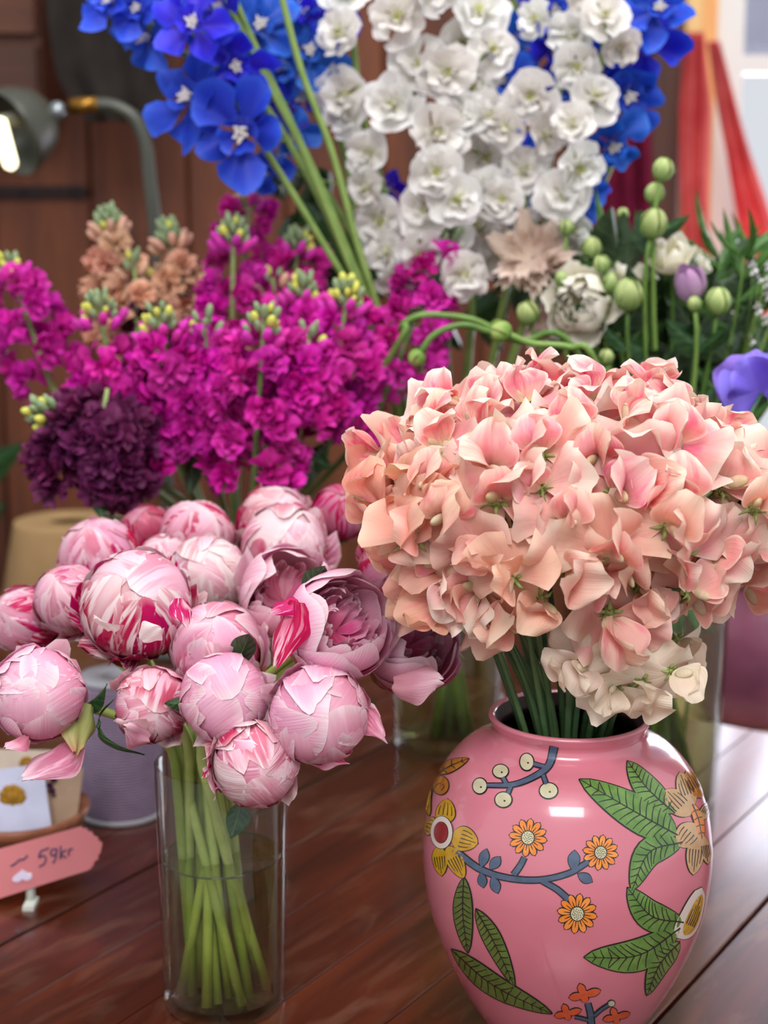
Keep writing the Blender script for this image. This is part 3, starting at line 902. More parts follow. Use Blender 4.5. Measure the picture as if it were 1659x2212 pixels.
def p_leaf(root, name, pts, w, mfill, veins=0, out=6, sharp=0.75, peak=0.45, vstyle='feather'):
    path = mkpath(pts)
    n = len(path)
    W = leaf_w(n, w, sharp, peak)
    o = part(name, MB().grid(strip_grid(path, W, L_FILL)).mesh(name), mfill, root)
    # extend the outline a little past both ends
    pa = [path[0] + (path[0] - path[1]).normalized() * out] + path + [path[-1] + (path[-1] - path[-2]).normalized() * out]
    Wo = np.concatenate([[0.5], W + out, [0.5]])
    part('outline', MB().grid(strip_grid(pa, Wo, L_OUT)).mesh('outline'), D_out, sub(root, o))
    if veins and vstyle == 'stripe':
        mb = MB()
        for k in range(veins):
            s = -0.8 + 1.6 * k / max(1, veins - 1)
            q = []
            for i in range(int(n * 0.35), n - 1):
                tg_ = (path[min(n - 1, i + 1)] - path[i - 1]).normalized()
                q.append(path[i] + Vector((-tg_.y, tg_.x, 0)) * s * W[i] * 0.85)
            q = q[:max(3, int(len(q) * (1 - 0.35 * abs(s))))]
            mb.grid(strip_grid(q, np.linspace(2.2, 1.2, len(q)), L_VEIN, 3))
        part('veins', mb.mesh('veins'), D_out, sub(root, o))
    elif veins:
        mb = MB()
        mb.grid(strip_grid(path, np.linspace(3.4, 1.4, n), L_VEIN, 3))
        for k in range(veins):
            i = 1 + (n - 3) * (k + 0.5) / veins
            i0 = int(i)
            c = path[i0].lerp(path[min(n - 1, i0 + 1)], i - i0)
            tg_ = (path[min(n - 1, i0 + 1)] - path[max(0, i0 - 1)]).normalized()
            nn = Vector((-tg_.y, tg_.x, 0))
            ds = max(1e-3, (path[-1] - path[0]).length / (n - 1))
            for sgn in (-1, 1):
                w_ = W[i0]
                ie = min(n - 1, int(round(i + 0.5 * w_ / ds)))
                w_ = min(w_, W[ie])
                e = path[ie] + nn * sgn * W[ie] * 0.92
                m_ = c.lerp(e, 0.5) + tg_ * w_ * 0.06
                mb.grid(strip_grid(mkpath([(c.x, c.y), (m_.x, m_.y), (e.x, e.y)], 3), np.linspace(2.6, 1.5, 7), L_VEIN, 3))
        part('veins', mb.mesh('veins'), D_out, sub(root, o))
    return o
def p_stroke(root, name, pts, w0, w1, m, out=6):
    path = mkpath(pts)
    n = len(path)
    W = np.linspace(w0, w1, n)
    o = part(name, MB().grid(strip_grid(path, W, L_FILL)).mesh(name), m, root)
    part('outline', MB().grid(strip_grid(path, W + out, L_OUT)).mesh('outline'), D_out, sub(root, o))
    return o
def disc_grid(cx, cy, rx, ry, lift, n=26, rings=4, wob=0.0, k=0):
    P = np.zeros((rings + 1, n, 2))
    a = np.arange(n) * 2 * PI / n
    for j in range(rings + 1):
        q = max(j / rings, 0.02)
        w = 1 + wob * np.cos(k * a)
        P[j, :, 0] = cx + rx * q * w * np.cos(a); P[j, :, 1] = cy + ry * q * w * np.sin(a)
    return on_vase(CX(P[..., 0]), CY(P[..., 1]), lift)
def p_disc(root, name, cx, cy, rx, ry, m, out=6, dots=0, base=0.0):
    o = part(name, MB().grid(disc_grid(cx, cy, rx, ry, L_FILL + base), wrap=True).mesh(name), m, root)
    if out:
        part('outline', MB().grid(disc_grid(cx, cy, rx + out, ry + out, L_OUT + base), wrap=True).mesh('outline'), D_out, sub(root, o))
    if dots:
        mb = MB()
        for k in range(dots):
            rr = math.sqrt((k + 0.5) / dots) * 0.85; a = k * 2.39996
            mb.grid(disc_grid(cx + rx * rr * math.cos(a), cy + ry * rr * math.sin(a), 2.4, 2.4, L_VEIN + base, 6, 1), wrap=True)
        part('dots', mb.mesh('dots'), D_out, sub(root, o))
    return o
# berry branch
br = empty('berry_branch', (VX, VY, 0.2), vase)
p_stroke(br, 'twig', [(676, 282), (652, 368), (592, 418), (490, 458), (365, 462)], 16, 7, D_blue)
for a_ in ([(630, 378), (580, 364)], [(625, 415), (640, 458)], [(478, 464), (464, 500)], [(458, 458), (440, 425)]):
    p_stroke(br, 'twig', a_, 8, 8, D_blue)
for x_, y_, rx, ry in ((550, 355, 30, 38), (430, 398, 34, 29), (335, 465, 31, 34), (443, 528, 37, 33), (650, 487, 40, 34)):
    b_ = p_disc(br, 'berry', x_, y_, rx, ry, D_cream)
    part('dot', MB().grid(disc_grid(x_ + 6, y_ + 6, 5, 4, L_VEIN, 8, 2), wrap=True).mesh('berry_dot'), D_out, br)
# daisies
def daisy(cx, cy, r, sq=1.0, n=12):
    d = empty('daisy', (VX, VY, 0.15), vase)
    for k in range(n):
        a = 2 * PI * k / n + 0.15
        e = (math.cos(a) * sq, math.sin(a))
        p = p_leaf(d, 'petal', [(cx + e[0] * r * 0.30, cy + e[1] * r * 0.30), (cx + e[0] * r * 0.65, cy + e[1] * r * 0.65), (cx + e[0] * r, cy + e[1] * r)], r * 0.152, D_orange, 0, 5.0, 0.5, 0.66)
        part('vein', MB().grid(strip_grid(mkpath([(cx + e[0] * r * 0.35, cy + e[1] * r * 0.35), (cx + e[0] * r * 0.7, cy + e[1] * r * 0.7)], 2), [2.2, 2.2, 1.8, 1.4, 1], L_VEIN, 3)).mesh('petal_vein'), D_out, d)
    p_disc(d, 'centre', cx, cy, r * 0.32 * sq, r * 0.34, D_cream, 4, 22, 0.0003)
daisy(556, 702, 86); daisy(888, 770, 80); daisy(781, 1050, 90)
# blue branch
bb = empty('blue_branch', (VX, VY, 0.13), vase)
p_stroke(bb, 'twig', [(215, 755), (330, 842), (450, 884), (600, 896), (740, 866), (832, 812)], 13, 10, D_blue)
p_stroke(bb, 'twig', [(490, 872), (520, 830), (540, 792)], 12, 10, D_blue)
p_stroke(bb, 'twig', [(620, 900), (690, 940), (742, 986)], 10, 12, D_blue)
for a_, b_, w_ in (((342, 836), (366, 754), 22), ((382, 846), (428, 790), 22), ((340, 862), (352, 930), 20), ((392, 878), (418, 956), 22), ((762, 852), (770, 760), 26), ((784, 868), (850, 904), 22)):
    m_ = ((a_[0] + b_[0]) / 2, (a_[1] + b_[1]) / 2)
    p_leaf(bb, 'leaf', [a_, m_, b_], w_, D_blue, 0, 4, 0.8, 0.55)
# left yellow flower
yf = empty('yellow_flower', (VX - 0.09, VY - 0.03, 0.13), vase)
for a_, b_, w_, v_ in (((205, 690), (326, 728), 56, 5), ((172, 640), (186, 524), 44, 4), ((128, 655), (84, 640), 42, 4), ((145, 740), (162, 876), 34, 5), ((188, 740), (262, 888), 38, 5)):
    m_ = ((a_[0] + b_[0]) / 2, (a_[1] + b_[1]) / 2)
    p_leaf(yf, 'petal', [a_, m_, b_], w_, D_yellow, v_, 4, 0.6, 0.4, 'stripe')
p_disc(yf, 'ring', 162, 678, 50, 74, D_white, 3, 0, 0.0003)
p_disc(yf, 'centre', 160, 678, 32, 48, D_red, 2, 0, 0.0006)
# scroll ornament above it
so = empty('scroll_ornament', (VX - 0.08, VY - 0.03, 0.19), vase)
p_leaf(so, 'leaf', [(140, 408), (205, 372), (284, 340)], 26, D_ochre, 3, 4)
p_disc(so, 'knob', 156, 462, 36, 42, D_ochre, 4)
p_leaf(so, 'leaf', [(104, 600), (92, 540), (112, 462)], 18, D_yellow, 0, 4)
p_stroke(so, 'curl', [(130, 470), (150, 452), (172, 466), (160, 486)], 2, 2, D_out, 1)
# leaves
def vleaf(pts, w, m, veins, peak=0.45):
    p_leaf(vase, 'painted_leaf', pts, w, m, veins, 6, 0.7, peak)
vleaf([(262, 885), (258, 1050), (280, 1228)], 42, D_olive, 11)
vleaf([(318, 1030), (400, 1180), (495, 1384)], 40, D_olive, 12)
vleaf([(205, 1215), (400, 1380), (664, 1508)], 48, D_olive, 13)
vleaf([(1240, 690), (1040, 580), (792, 436)], 82, D_green, 13, 0.36)
vleaf([(1228, 590), (1105, 480), (1012, 352)], 56, D_green, 10, 0.45)
vleaf([(1262, 722), (1110, 770), (1030, 944)], 62, D_green, 10, 0.4)
vleaf([(1268, 1090), (1120, 1060), (1012, 932)], 66, D_green, 10, 0.45)
vleaf([(1252, 1116), (1060, 1240), (814, 1250)], 72, D_green, 12, 0.5)
vleaf([(1250, 1180), (1160, 1280), (1100, 1424)], 46, D_green, 10, 0.4)
# tan flower
tf = empty('tan_flower', (VX + 0.08, VY - 0.05, 0.15), vase)
for a_, b_, w_, m_ in (((1350, 520), (1280, 395), 34, D_ochre), ((1310, 560), (1250, 402), 42, D_tan), ((1300, 600), (1186, 482), 52, D_tan), ((1330, 640), (1246, 742), 58, D_tan), ((1330, 690), (1312, 872), 40, D_tan), ((1355, 690), (1380, 822), 24, D_tan), ((1350, 620), (1388, 540), 24, D_tan)):
    c_ = ((a_[0] + b_[0]) / 2, (a_[1] + b_[1]) / 2)
    p_leaf(tf, 'petal', [a_, c_, b_], w_, m_, 5, 4, 0.6, 0.45, 'stripe')
p_leaf(tf, 'centre', [(1308, 548), (1338, 625), (1352, 706)], 22, D_orange, 4, 4, 0.4)
# white and yellow flower at the right
wf = empty('white_flower', (VX + 0.08, VY - 0.05, 0.09), vase)
p_leaf(wf, 'petal', [(1238, 1160), (1290, 1090), (1352, 930)], 50, D_white, 0, 4, 0.45)
p_leaf(wf, 'centre', [(1272, 1150), (1308, 1080), (1352, 960)], 28, D_yellow, 5, 3, 0.5, 0.45, 'stripe')
# red flowers at the foot
rf = empty('red_flowers', (VX, VY - 0.05, 0.03), vase)
p_stroke(rf, 'twig', [(846, 1560), (842, 1510), (830, 1462)], 13, 11, D_blue)
p_stroke(rf, 'twig', [(858, 1520), (892, 1490), (930, 1466)], 6, 6, D_blue)
p_stroke(rf, 'twig', [(836, 1540), (800, 1530), (770, 1524)], 5, 5, D_blue)
p_disc(rf, 'berry', 938, 1462, 15, 13, D_cream, 4)
for cx_, cy_, sc_ in ((812, 1424, 1.0), (735, 1510, 0.85), (958, 1526, 0.85)):
    for k, (dx, dy) in enumerate(((-20, -52), (76, -22), (6, 34), (-68, 12), (10, -22))):
        p_leaf(rf, 'petal', [(cx_, cy_), (cx_ + dx * 0.5 * sc_, cy_ + dy * 0.5 * sc_), (cx_ + dx * sc_, cy_ + dy * sc_)], 17 * sc_, D_redo, 0, 4, 0.6, 0.55)

# ================================================================== GLASS VASES
def glass_vase(name, label, x, y, r_top, r_bot, h, water_h, group=None, tint=None, thick=0.003, base=0.010):
    g = thing(name, label, 'vase', (x, y, 0), group)
    o = [(0.001, 0.0), (r_bot * 0.90, 0.0), (r_bot * 0.985, 0.002), (r_bot, 0.006), (r_top, h - 0.001), (r_top - thick * 0.5, h), (r_top - thick, h - 0.001), (r_bot - thick, base + 0.004), (r_bot - thick * 2, base), (0.001, base)]
    part('body', MB().lathe(o, 64).mesh('glass_body'), M_glass, g, Matrix.Translation((x, y, 0)))
    rw = r_bot + (r_top - r_bot) * water_h / h - thick - 0.0006
    w = [(0.001, base + 0.0006), (r_bot - thick - 0.0012, base + 0.0006), (rw - 0.0003, water_h - 0.0015), (rw, water_h), (rw - 0.002, water_h - 0.0012), (0.001, water_h - 0.0013)]
    part('water', MB().lathe(w, 64).mesh('water'), tint or M_water, g, Matrix.Translation((x, y, 0)))
    part('meniscus', MB().tube([Vector((x + (rw - 0.0003) * math.cos(k * PI / 24), y + (rw - 0.0003) * math.sin(k * PI / 24), water_h)) for k in range(49)], 0.0009, None, 6, False).mesh('meniscus'), M_menis, g)
    return g
M_menis = glass_mat('water_edge', (0.62, 0.66, 0.56, 1), 1.33, 1.6)
M_water = glass_mat('green_tinged_water', (0.82, 0.84, 0.58, 1), 1.33, 1.1)
GX, GY, GH = -0.126, 1.1136, 0.200
glass_vase('glass_vase', 'clear glass cylinder vase of peonies, half full of water', GX, GY, 0.0500, 0.0475, GH, 0.123)
DX, DY, DH = 0.075, 1.70, 0.25
glass_vase('glass_vase', 'round glass vase of delphiniums behind the big peony at the table end', DX, DY, 0.070, 0.062, DH, 0.15)
LX, LY2, LH = 0.292, 1.535, 0.30
glass_vase('glass_vase', 'tall glass vase of green stems right behind the pink vase', LX, LY2, 0.066, 0.060, LH, 0.20)
SX2, SY2, SH2 = -0.165, 1.66, 0.24
glass_vase('glass_vase', 'glass vase of stock stems hidden behind the peony blooms', SX2, SY2, 0.058, 0.052, SH2, 0.14)

# ================================================================== PEONIES
M_peony = petal_mat('peony_petal', [(0.0, lin(206, 30, 106)), (0.40, lin(232, 90, 154)), (0.60, lin(250, 158, 198)), (0.82, lin(254, 186, 216)), (1.0, lin(255, 210, 228))],
                    lin(250, 226, 234), lin(200, 6, 92), lin(255, 240, 238), 9.0, 0.26, 0.42, 0.35, 0.010, 0.06, 0.9, (0.38, 0.50), 1.0, lin(176, 44, 84), 1.4, 0.2, 1.5)
M_sepal = petal_mat('peony_sepal', [(0.0, lin(120, 142, 62)), (0.6, lin(150, 156, 84)), (1.0, lin(176, 120, 90))], lin(184, 92, 92), lin(150, 40, 60), lin(200, 190, 140), 9.0, 0.15, 0.4, 0.2, 0.02, 0.15, 0.85)
M_pstem = stem_mat('peony_stem', lin(150, 172, 84), lin(196, 210, 126))
M_pleaf = leaf_mat('peony_leaf', lin(26, 58, 30), lin(46, 84, 42), lin(84, 120, 66), 0.32, 0.08, 5.0)

def sphere_petal(seed, amax, W, ripple=0.02, notch=0.08, reflex=0.0, tip_in=0.0, round_=0.25, nu=11, nv=11, base_w=0.32, crinkle=0.0, lobes=1):
    r_ = random.Random(seed)
    u = np.linspace(-1, 1, nu)[None, :]; v = np.linspace(0, 1, nv)[:, None]
    ph = r_.uniform(0, 6.28); ph2 = r_.uniform(0, 6.28)
    tip = 1 - round_ * np.abs(u) ** 2.4 + 0.03 * np.sin(3.6 * u + ph2)
    for k in range(lobes):
        u0 = r_.uniform(-0.6, 0.6)
        tip = tip - notch * r_.uniform(0.4, 1.0) * np.exp(-((u - u0) / 0.24) ** 2)
    al = amax * v * tip
    wid = W * (base_w + (1 - base_w) * np.sin(np.minimum(1, v / 0.62) * PI / 2))
    be = u * wid
    rr = 1 + ripple * v ** 2 * np.sin(3.4 * u + ph) + ripple * 0.6 * v * np.cos(2.3 * u + 5 * v + ph2)
    rr = rr + reflex * np.maximum(0, v - 0.55) ** 2 * 4 - tip_in * v ** 3 + crinkle * v ** 3 * np.sin(13 * u + ph) + 0.02 * u ** 4
    x = rr * np.cos(be) * np.sin(al); z = -rr * np.cos(be) * np.cos(al); y = rr * np.sin(be) * np.ones_like(al)
    return np.stack([x, y, z], -1)
def sp_mesh(name, variants, amax, W, *a, var=0.10, **k):
    out = []
    for i in range(variants):
        r_ = random.Random(len(name) * 31 + i * 7)
        out.append(MB().grid(sphere_petal(len(name) * 100 + i * 7, amax * r_.uniform(1 - var, 1 + var * 0.6), W * r_.uniform(0.82, 1.15), *a, **k)).mesh(name))
    return out
PM = {
    'heart': sp_mesh('petal_heart', 3, 3.4, 1.0, 0.02, 0.04, 0.0, 0.02, 0.15, var=0.02),
    'bud_core': sp_mesh('petal_core', 6, 3.0, 0.62, 0.022, 0.10, 0.0, 0.01, 0.30, lobes=2, var=0.08),
    'bud_mid': sp_mesh('petal_mid', 8, 2.60, 0.58, 0.022, 0.11, 0.0, 0.015, 0.34, lobes=2, var=0.16, crinkle=0.008),
    'bud_out': sp_mesh('petal_outer', 8, 2.10, 0.56, 0.022, 0.12, 0.0, 0.015, 0.34, lobes=2, var=0.2, crinkle=0.008),
    'guard': sp_mesh('petal_guard', 6, 1.65, 0.52, 0.03, 0.14, 0.02, 0.0, 0.36, lobes=2, crinkle=0.012, var=0.2),
    'tongue': sp_mesh('petal_tongue', 8, 1.75, 0.27, 0.06, 0.16, 0.24, 0.0, 0.42, 7, 11, crinkle=0.035, var=0.35),
    'bowl': sp_mesh('petal_bowl', 5, 2.32, 0.76, 0.03, 0.06, 0.0, 0.02, 0.26, 13, 12),
    'bowl_in': sp_mesh('petal_bowl_inner', 6, 2.40, 0.60, 0.05, 0.12, 0.0, 0.03, 0.26, lobes=2),
    'ruffle': sp_mesh('petal_ruffle', 7, 2.20, 0.34, 0.10, 0.20, 0.0, 0.05, 0.25, 9, 9, crinkle=0.07, lobes=2),
    'droop': sp_mesh('petal_droop', 4, 1.35, 0.50, 0.08, 0.14, 0.55, 0.0, 0.45, 11, 12, crinkle=0.02),
    'standing': sp_mesh('petal_standing', 3, 1.9, 0.42, 0.05, 0.08, 0.30, 0.0, 0.40, 9, 12),
    'sepal': sp_mesh('sepal', 3, 1.05, 0.42, 0.03, 0.0, 0.10, 0.0, 0.5, 7, 7),
}
def leaf_mesh(name, w=0.20, bend=0.15, fold=0.12, nu=7, nv=12, wave=0.01, seed=1):
    r_ = random.Random(seed)
    u = np.linspace(-1, 1, nu)[None, :]; v = np.linspace(0, 1, nv)[:, None]
    wid = w * np.sin(PI * (0.04 + 0.96 * v) ** 0.85) ** 0.9
    x = u * wid
    z = v * np.ones_like(u)
    y = -bend * v ** 2 + fold * np.abs(u) * wid * 2 + wave * np.sin(7 * v + 2.5 * u + seed)
    return MB().grid(np.stack([x, y * np.ones_like(x), z], -1)).mesh(name)
LM = [leaf_mesh('leaf', 0.22, 0.12, 0.5, seed=1), leaf_mesh('leaf', 0.18, 0.30, 0.4, seed=2, wave=0.02), leaf_mesh('leaf', 0.26, 0.06, 0.3, seed=3)]
LM_thin = [leaf_mesh('leaf_blade', 0.07, 0.25, 0.5, seed=4), leaf_mesh('leaf_blade', 0.10, 0.15, 0.4, seed=5)]
def leaf_between(parent, p0, p1, face, m, meshes=None, width=1.0, name='leaf'):
    p0, p1 = Vector(p0), Vector(p1)
    d = p1 - p0
    L = d.length
    return part(name, random.choice(meshes or LM), m, parent, frame(p0, d, -Vector(face), (L * width, L, L)))

def stem_path(base, axis, rim, bottom, n=12, k=0.05):
    D = (Vector(bottom) - Vector(rim)).normalized()
    b = bez(base, Vector(base) - Vector(axis) * k, Vector(rim) - D * k, rim, n)
    return b + [Vector(rim).lerp(Vector(bottom), i / 4) for i in range(1, 5)]

PK = 0
def peony(px, r_px, y, face, kind, label, streak=0.2, pale=0.2, dark=0.0, droop=(), leaves=(), spin=0.0, ngroup='peonies in the glass cylinder'):
    global PK
    PK += 1
    random.seed(1000 + PK)
    c = at(px[0], px[1], y)
    Rb = pxm(r_px, c) * 1.05
    ax = Vector(face).normalized()
    ref = Vector((c.x - GX, c.y - GY, 0))
    ang = math.atan2(ref.y, ref.x)
    rd = Vector((math.cos(ang), math.sin(ang), 0))
    rim = Vector((GX - 0.012, GY, GH + 0.002)) + rd * random.uniform(0.008, 0.028)
    a2 = PK * 2.39996 + 0.4
    bot = Vector((GX, GY, 0.0125)) + Vector((math.cos(a2), math.sin(a2), 0)) * 0.0405 * math.sqrt((((PK * 7) % 21) + 6) / 27.0)
    root = thing('peony', label, 'peony', bot, ngroup)
    Q = frame(c, ax, Vector((0, 0, 1)) if abs(ax.z) < 0.9 else Vector((0, 1, 0)))
    def petal(key, az, s, tilt=0.0, st=None, pl=None, dk=None, lift=0.0, nm='petal', m=None):
        me = random.choice(PM[key])
        T = Q @ Matrix.Rotation(az, 4, 'Z') @ Matrix.Translation((0, 0, lift * Rb)) @ Matrix.Rotation(tilt, 4, 'Y') @ Matrix.Rotation(random.uniform(-0.10, 0.10), 4, 'X') @ Matrix.Diagonal((s * Rb, s * Rb * random.uniform(0.95, 1.05), s * Rb * random.uniform(0.96, 1.04), 1))
        s_ = min(1, max(0, (streak if st is None else st) * random.uniform(0.3, 1.5)))
        p_ = min(1, max(0, (pale if pl is None else pl) * random.uniform(0.4, 1.5)))
        d_ = min(1, max(0, (dark if dk is None else dk) * random.uniform(0.6, 1.3)))
        return part(nm, me, m or M_peony, root, T, (s_, p_, d_, 1))
    def ring(key, n, s, tilt=0.0, j=0.12, **k):
        o = random.uniform(0, 6.28)
        for i in range(n):
            petal(key, o + 2 * PI * i / n + random.uniform(-j, j) * 2, s * random.uniform(0.97, 1.03), tilt + random.uniform(-j, j) * 0.6, **k)
    if kind == 'bud':
        ring('heart', 3, 0.92)
        ring('bud_core', 4, 0.940, 0.0, 0.22)
        ring('bud_mid', 5, 0.962, 0.0, 0.25)
        ring('bud_out', 5, 0.985, 0.0, 0.25)
        ring('guard', 4, 1.005, 0.0, 0.2)
        ring('tongue', 5, 1.0, 0.02, 0.5, pl=pale + 0.4)
    elif kind == 'frilly':
        ring('heart', 3, 0.915, pl=pale + 0.1, st=streak * 0.3)
        ring('bud_core', 4, 0.935, 0.0, 0.25, pl=pale + 0.1, st=streak * 0.5)
        ring('bud_mid', 5, 0.96, 0.0, 0.3)
        ring('bud_out', 6, 0.985, 0.0, 0.3)
        ring('guard', 5, 1.01, 0.02, 0.25)
        ring('tongue', 8, 1.0, 0.02, 0.4, pl=pale + 0.3)
    elif kind == 'half':
        ring('ruffle', 8, 0.52, -0.05, 0.25, st=0.3, pl=pale)
        ring('ruffle', 8, 0.66, 0.0, 0.25, st=0.25, pl=pale)
        ring('bowl_in', 5, 0.84, 0.0, 0.15, pl=pale + 0.1)
        ring('bowl_in', 5, 0.92, 0.02, 0.15)
        ring('bowl', 5, 0.98, 0.02)
        ring('guard', 3, 1.01, 0.04)
        ring('tongue', 3, 1.02, 0.05, pl=pale + 0.4)
    elif kind == 'open':
        ring('ruffle', 7, 0.40, -0.10, 0.3, st=0.3, pl=0.08)
        ring('ruffle', 9, 0.54, -0.02, 0.3, st=0.15, pl=0.08)
        ring('ruffle', 9, 0.68, 0.04, 0.3, st=0.1, pl=0.08)
        ring('bowl_in', 6, 0.82, 0.02, 0.2, st=0.0, pl=0.08)
        ring('bowl', 5, 0.93, 0.02, st=0.0, pl=0.08)
        ring('bowl', 5, 1.0, 0.08, st=0.0)
        ring('guard', 2, 1.03, 0.06, st=0.2)
    for dd in droop:
        key, az, s, tl = dd if len(dd) == 4 else ('droop',) + tuple(dd)
        petal(key, az, s, tl, st=max(0.3, streak), pl=pale + 0.15)
    for k in range(3):
        petal('sepal', spin + k * 2.1, 1.06, 0.08, st=0.5, pl=0.2, dk=0.0, nm='sepal', m=M_sepal)
    base = c - ax * Rb * 0.96
    path = stem_path(base, ax, rim, bot, 12, 0.045)
    part('stem', MB().tube(path, 0.0033, 0.0040, 8).mesh('peony_stem'), M_pstem, root)
    for (u0, v0), (u1, v1), yy, fc in leaves:
        leaf_between(root, at(u0, v0, yy), at(u1, v1, yy - 0.01), fc, M_pleaf, None, 1.35)
    return root, c, Rb
T_ = (0.15, -0.8, 0.55)
peony((85, 1498), 98, 1.035, (0.25, -0.85, 0.35), 'bud', 'big smooth pale pink peony bud cut by the left picture edge', 0.10, 0.12, 0, [(4.1, 0.95, 0.5)], [((178, 1528), (252, 1490), 1.06, (0, -0.6, 0.8))])
peony((295, 1302), 118, 1.10, (0.05, -0.62, 0.75), 'frilly', 'large white peony bud with bold magenta streaks, above the small front bud', 0.95, 0.62, 0)
peony((148, 1292), 76, 1.17, (-0.35, -0.6, 0.6), 'frilly', 'frilly pink streaked peony tucked behind the large white streaked bud', 0.8, 0.25, 0.1)
peony((52, 1338), 72, 1.20, (-0.6, -0.6, 0.4), 'frilly', 'frilly magenta-streaked peony furthest to the left in the back', 0.85, 0.2, 0.12)
peony((212, 1200), 84, 1.27, (-0.1, -0.5, 0.8), 'frilly', 'deep pink peony in front of the tan paper cone', 0.9, 0.12, 0.12)
peony((448, 1240), 84, 1.19, (0.0, -0.75, 0.6), 'bud', 'creamy pale peony bud right of the large white streaked bud', 0.25, 0.75, 0)
peony((352, 1210), 56, 1.26, (0.0, -0.5, 0.8), 'bud', 'small pink peony half hidden behind the creamy pale bud', 0.5, 0.35, 0.05)
peony((426, 1155), 78, 1.31, (0.1, -0.5, 0.85), 'bud', 'pink peony at the back, below the magenta stock and above the creamy bud', 0.6, 0.2, 0.12)
peony((318, 1148), 58, 1.36, (-0.2, -0.5, 0.8), 'frilly', 'dark red half-withered peony at the back beside the paper cone', 0.8, 0.0, 0.75)
peony((592, 1128), 78, 1.33, (0.1, -0.5, 0.8), 'frilly', 'pink and white frilly peony topmost at the back of the bunch', 0.7, 0.4, 0.1)
peony((615, 1180), 92, 1.26, (0.1, -0.6, 0.75), 'frilly', 'pale pink peony with a tall white petal standing up on its right', 0.6, 0.5, 0, [('standing', 0.2, 1.05, 0.15), ('standing', 0.9, 1.0, 0.1)])
peony((625, 1282), 106, 1.15, (0.30, -0.72, 0.6), 'half', 'half-open pale peony beside the upright dark leaf', 0.12, 0.35, 0, (), [((662, 1290), (704, 1206), 1.055, (0.2, -0.9, 0.2))])
peony((468, 1398), 100, 1.09, (-0.15, -0.55, 0.8), 'bud', 'lilac-pink peony with a pointed top behind the central bud', 0.25, 0.1, 0.02)
peony((328, 1522), 80, 1.045, (0.1, -0.85, 0.3), 'bud', 'small pink peony bud with a magenta patch between two larger buds', 0.45, 0.3, 0.02, (), [((420, 1512), (352, 1528), 1.03, (0, -0.8, 0.6))])
peony((485, 1505), 94, 1.015, (0.0, -0.88, 0.35), 'bud', 'central pink peony bud with a dark leaf upright beside it', 0.15, 0.15, 0, (), [((508, 1442), (545, 1352), 1.035, (0.1, -0.95, 0.2))])
peony((740, 1348), 114, 1.035, (0.50, -0.62, 0.48), 'open', 'large open pink peony with a ruffled centre', 0.0, 0.06, 0, [('guard', 3.6, 1.06, 0.25)])
peony((893, 1388), 100, 1.075, (0.45, -0.70, 0.50), 'open', 'open pink peony with loose outer petals, rightmost of the bunch', 0.0, 0.05, 0.04, [('bowl', 4.3, 1.06, 0.45), ('bowl', 5.6, 1.08, 0.35)])
peony((688, 1545), 106, 0.995, (0.1, -0.9, 0.2), 'bud', 'big plump pink peony bud below the large open peony', 0.12, 0.1, 0, [(5.5, 0.8, 0.4)], [((775, 1490), (806, 1530), 1.03, (0.5, -0.6, 0.4))])
peony((553, 1652), 92, 0.990, (0.25, -0.9, -0.05), 'frilly', 'lowest peony, white and magenta streaked, hanging over the glass rim', 0.75, 0.5, 0, (), [((520, 1735), (500, 1812), 1.075, (-0.2, -0.9, 0.1))])
peony((735, 1105), 60, 1.33, (0.1, -0.6, 0.7), 'bud', 'small dark crimson peony bud at the back beside the sweet peas', 0.9, 0.0, 0.6)
peony((850, 1232), 74, 1.20, (0.1, -0.75, 0.5), 'bud', 'crimson streaked peony bud tucked under the sweet peas', 0.95, 0.05, 0.55)
# loose petals and sepals hanging from single blooms
def hang_mesh(seed):
    r_ = random.Random(seed)
    nu, nv = 11, 14
    u = np.linspace(-1, 1, nu)[None, :]; v = np.linspace(0, 1, nv)[:, None]
    w = 0.30 * np.sin(PI * (0.10 + 0.86 * v) ** 0.9) ** 0.8
    z = v * (1 - 0.10 * np.abs(u) ** 2 + 0.06 * np.sin(4 * u + r_.uniform(0, 6)) * v)
    x = u * w * (1 + 0.12 * np.sin(9 * v + 2 * u))
    y = 0.30 * w * (u ** 2) * 2 + 0.10 * np.sin(3.0 * v + r_.uniform(0, 2)) + 0.03 * np.sin(6 * u + 4 * v)
    return MB().grid(np.stack([x, y * np.ones_like(x), z], -1)).mesh('loose_petal')
HM = [hang_mesh(i) for i in range(4)]
HMS = [hang_mesh(i + 9) for i in range(2)]
def loose(start, p0, p1, y0, y1, face, width=1.0, colr=(0.3, 0.3, 0, 1), sepal=False):
    root = [o for o in scene.objects if o.get('label', '').startswith(start)][0]
    a, b = at(*p0, y0), at(*p1, y1)
    L = (b - a).length
    part('sepal' if sepal else 'petal', random.choice(HMS if sepal else HM), M_sepal if sepal else M_peony, root, frame(a, b - a, -Vector(face), (L * width, L, L)), colr)
loose('big smooth pale pink', (168, 1590), (44, 1692), 1.03, 1.00, (-0.3, -0.8, 0.5), 0.95, (0.35, 0.45, 0, 1))
loose('big smooth pale pink', (196, 1520), (158, 1632), 1.04, 1.02, (0.6, -0.8, 0.2), 1.2, (0.2, 0.25, 0, 1), True)
loose('big smooth pale pink', (60, 1585), (8, 1622), 1.01, 0.99, (-0.3, -0.9, 0.3), 1.0, (0.1, 0.3, 0, 1))
loose('big plump pink', (772, 1520), (832, 1604), 1.0, 0.99, (0.4, -0.9, 0.2), 1.0, (0.35, 0.3, 0, 1))
loose('big plump pink', (668, 1628), (750, 1650), 0.985, 0.985, (0.1, -0.8, 0.5), 0.9, (0.6, 0.3, 0, 1))
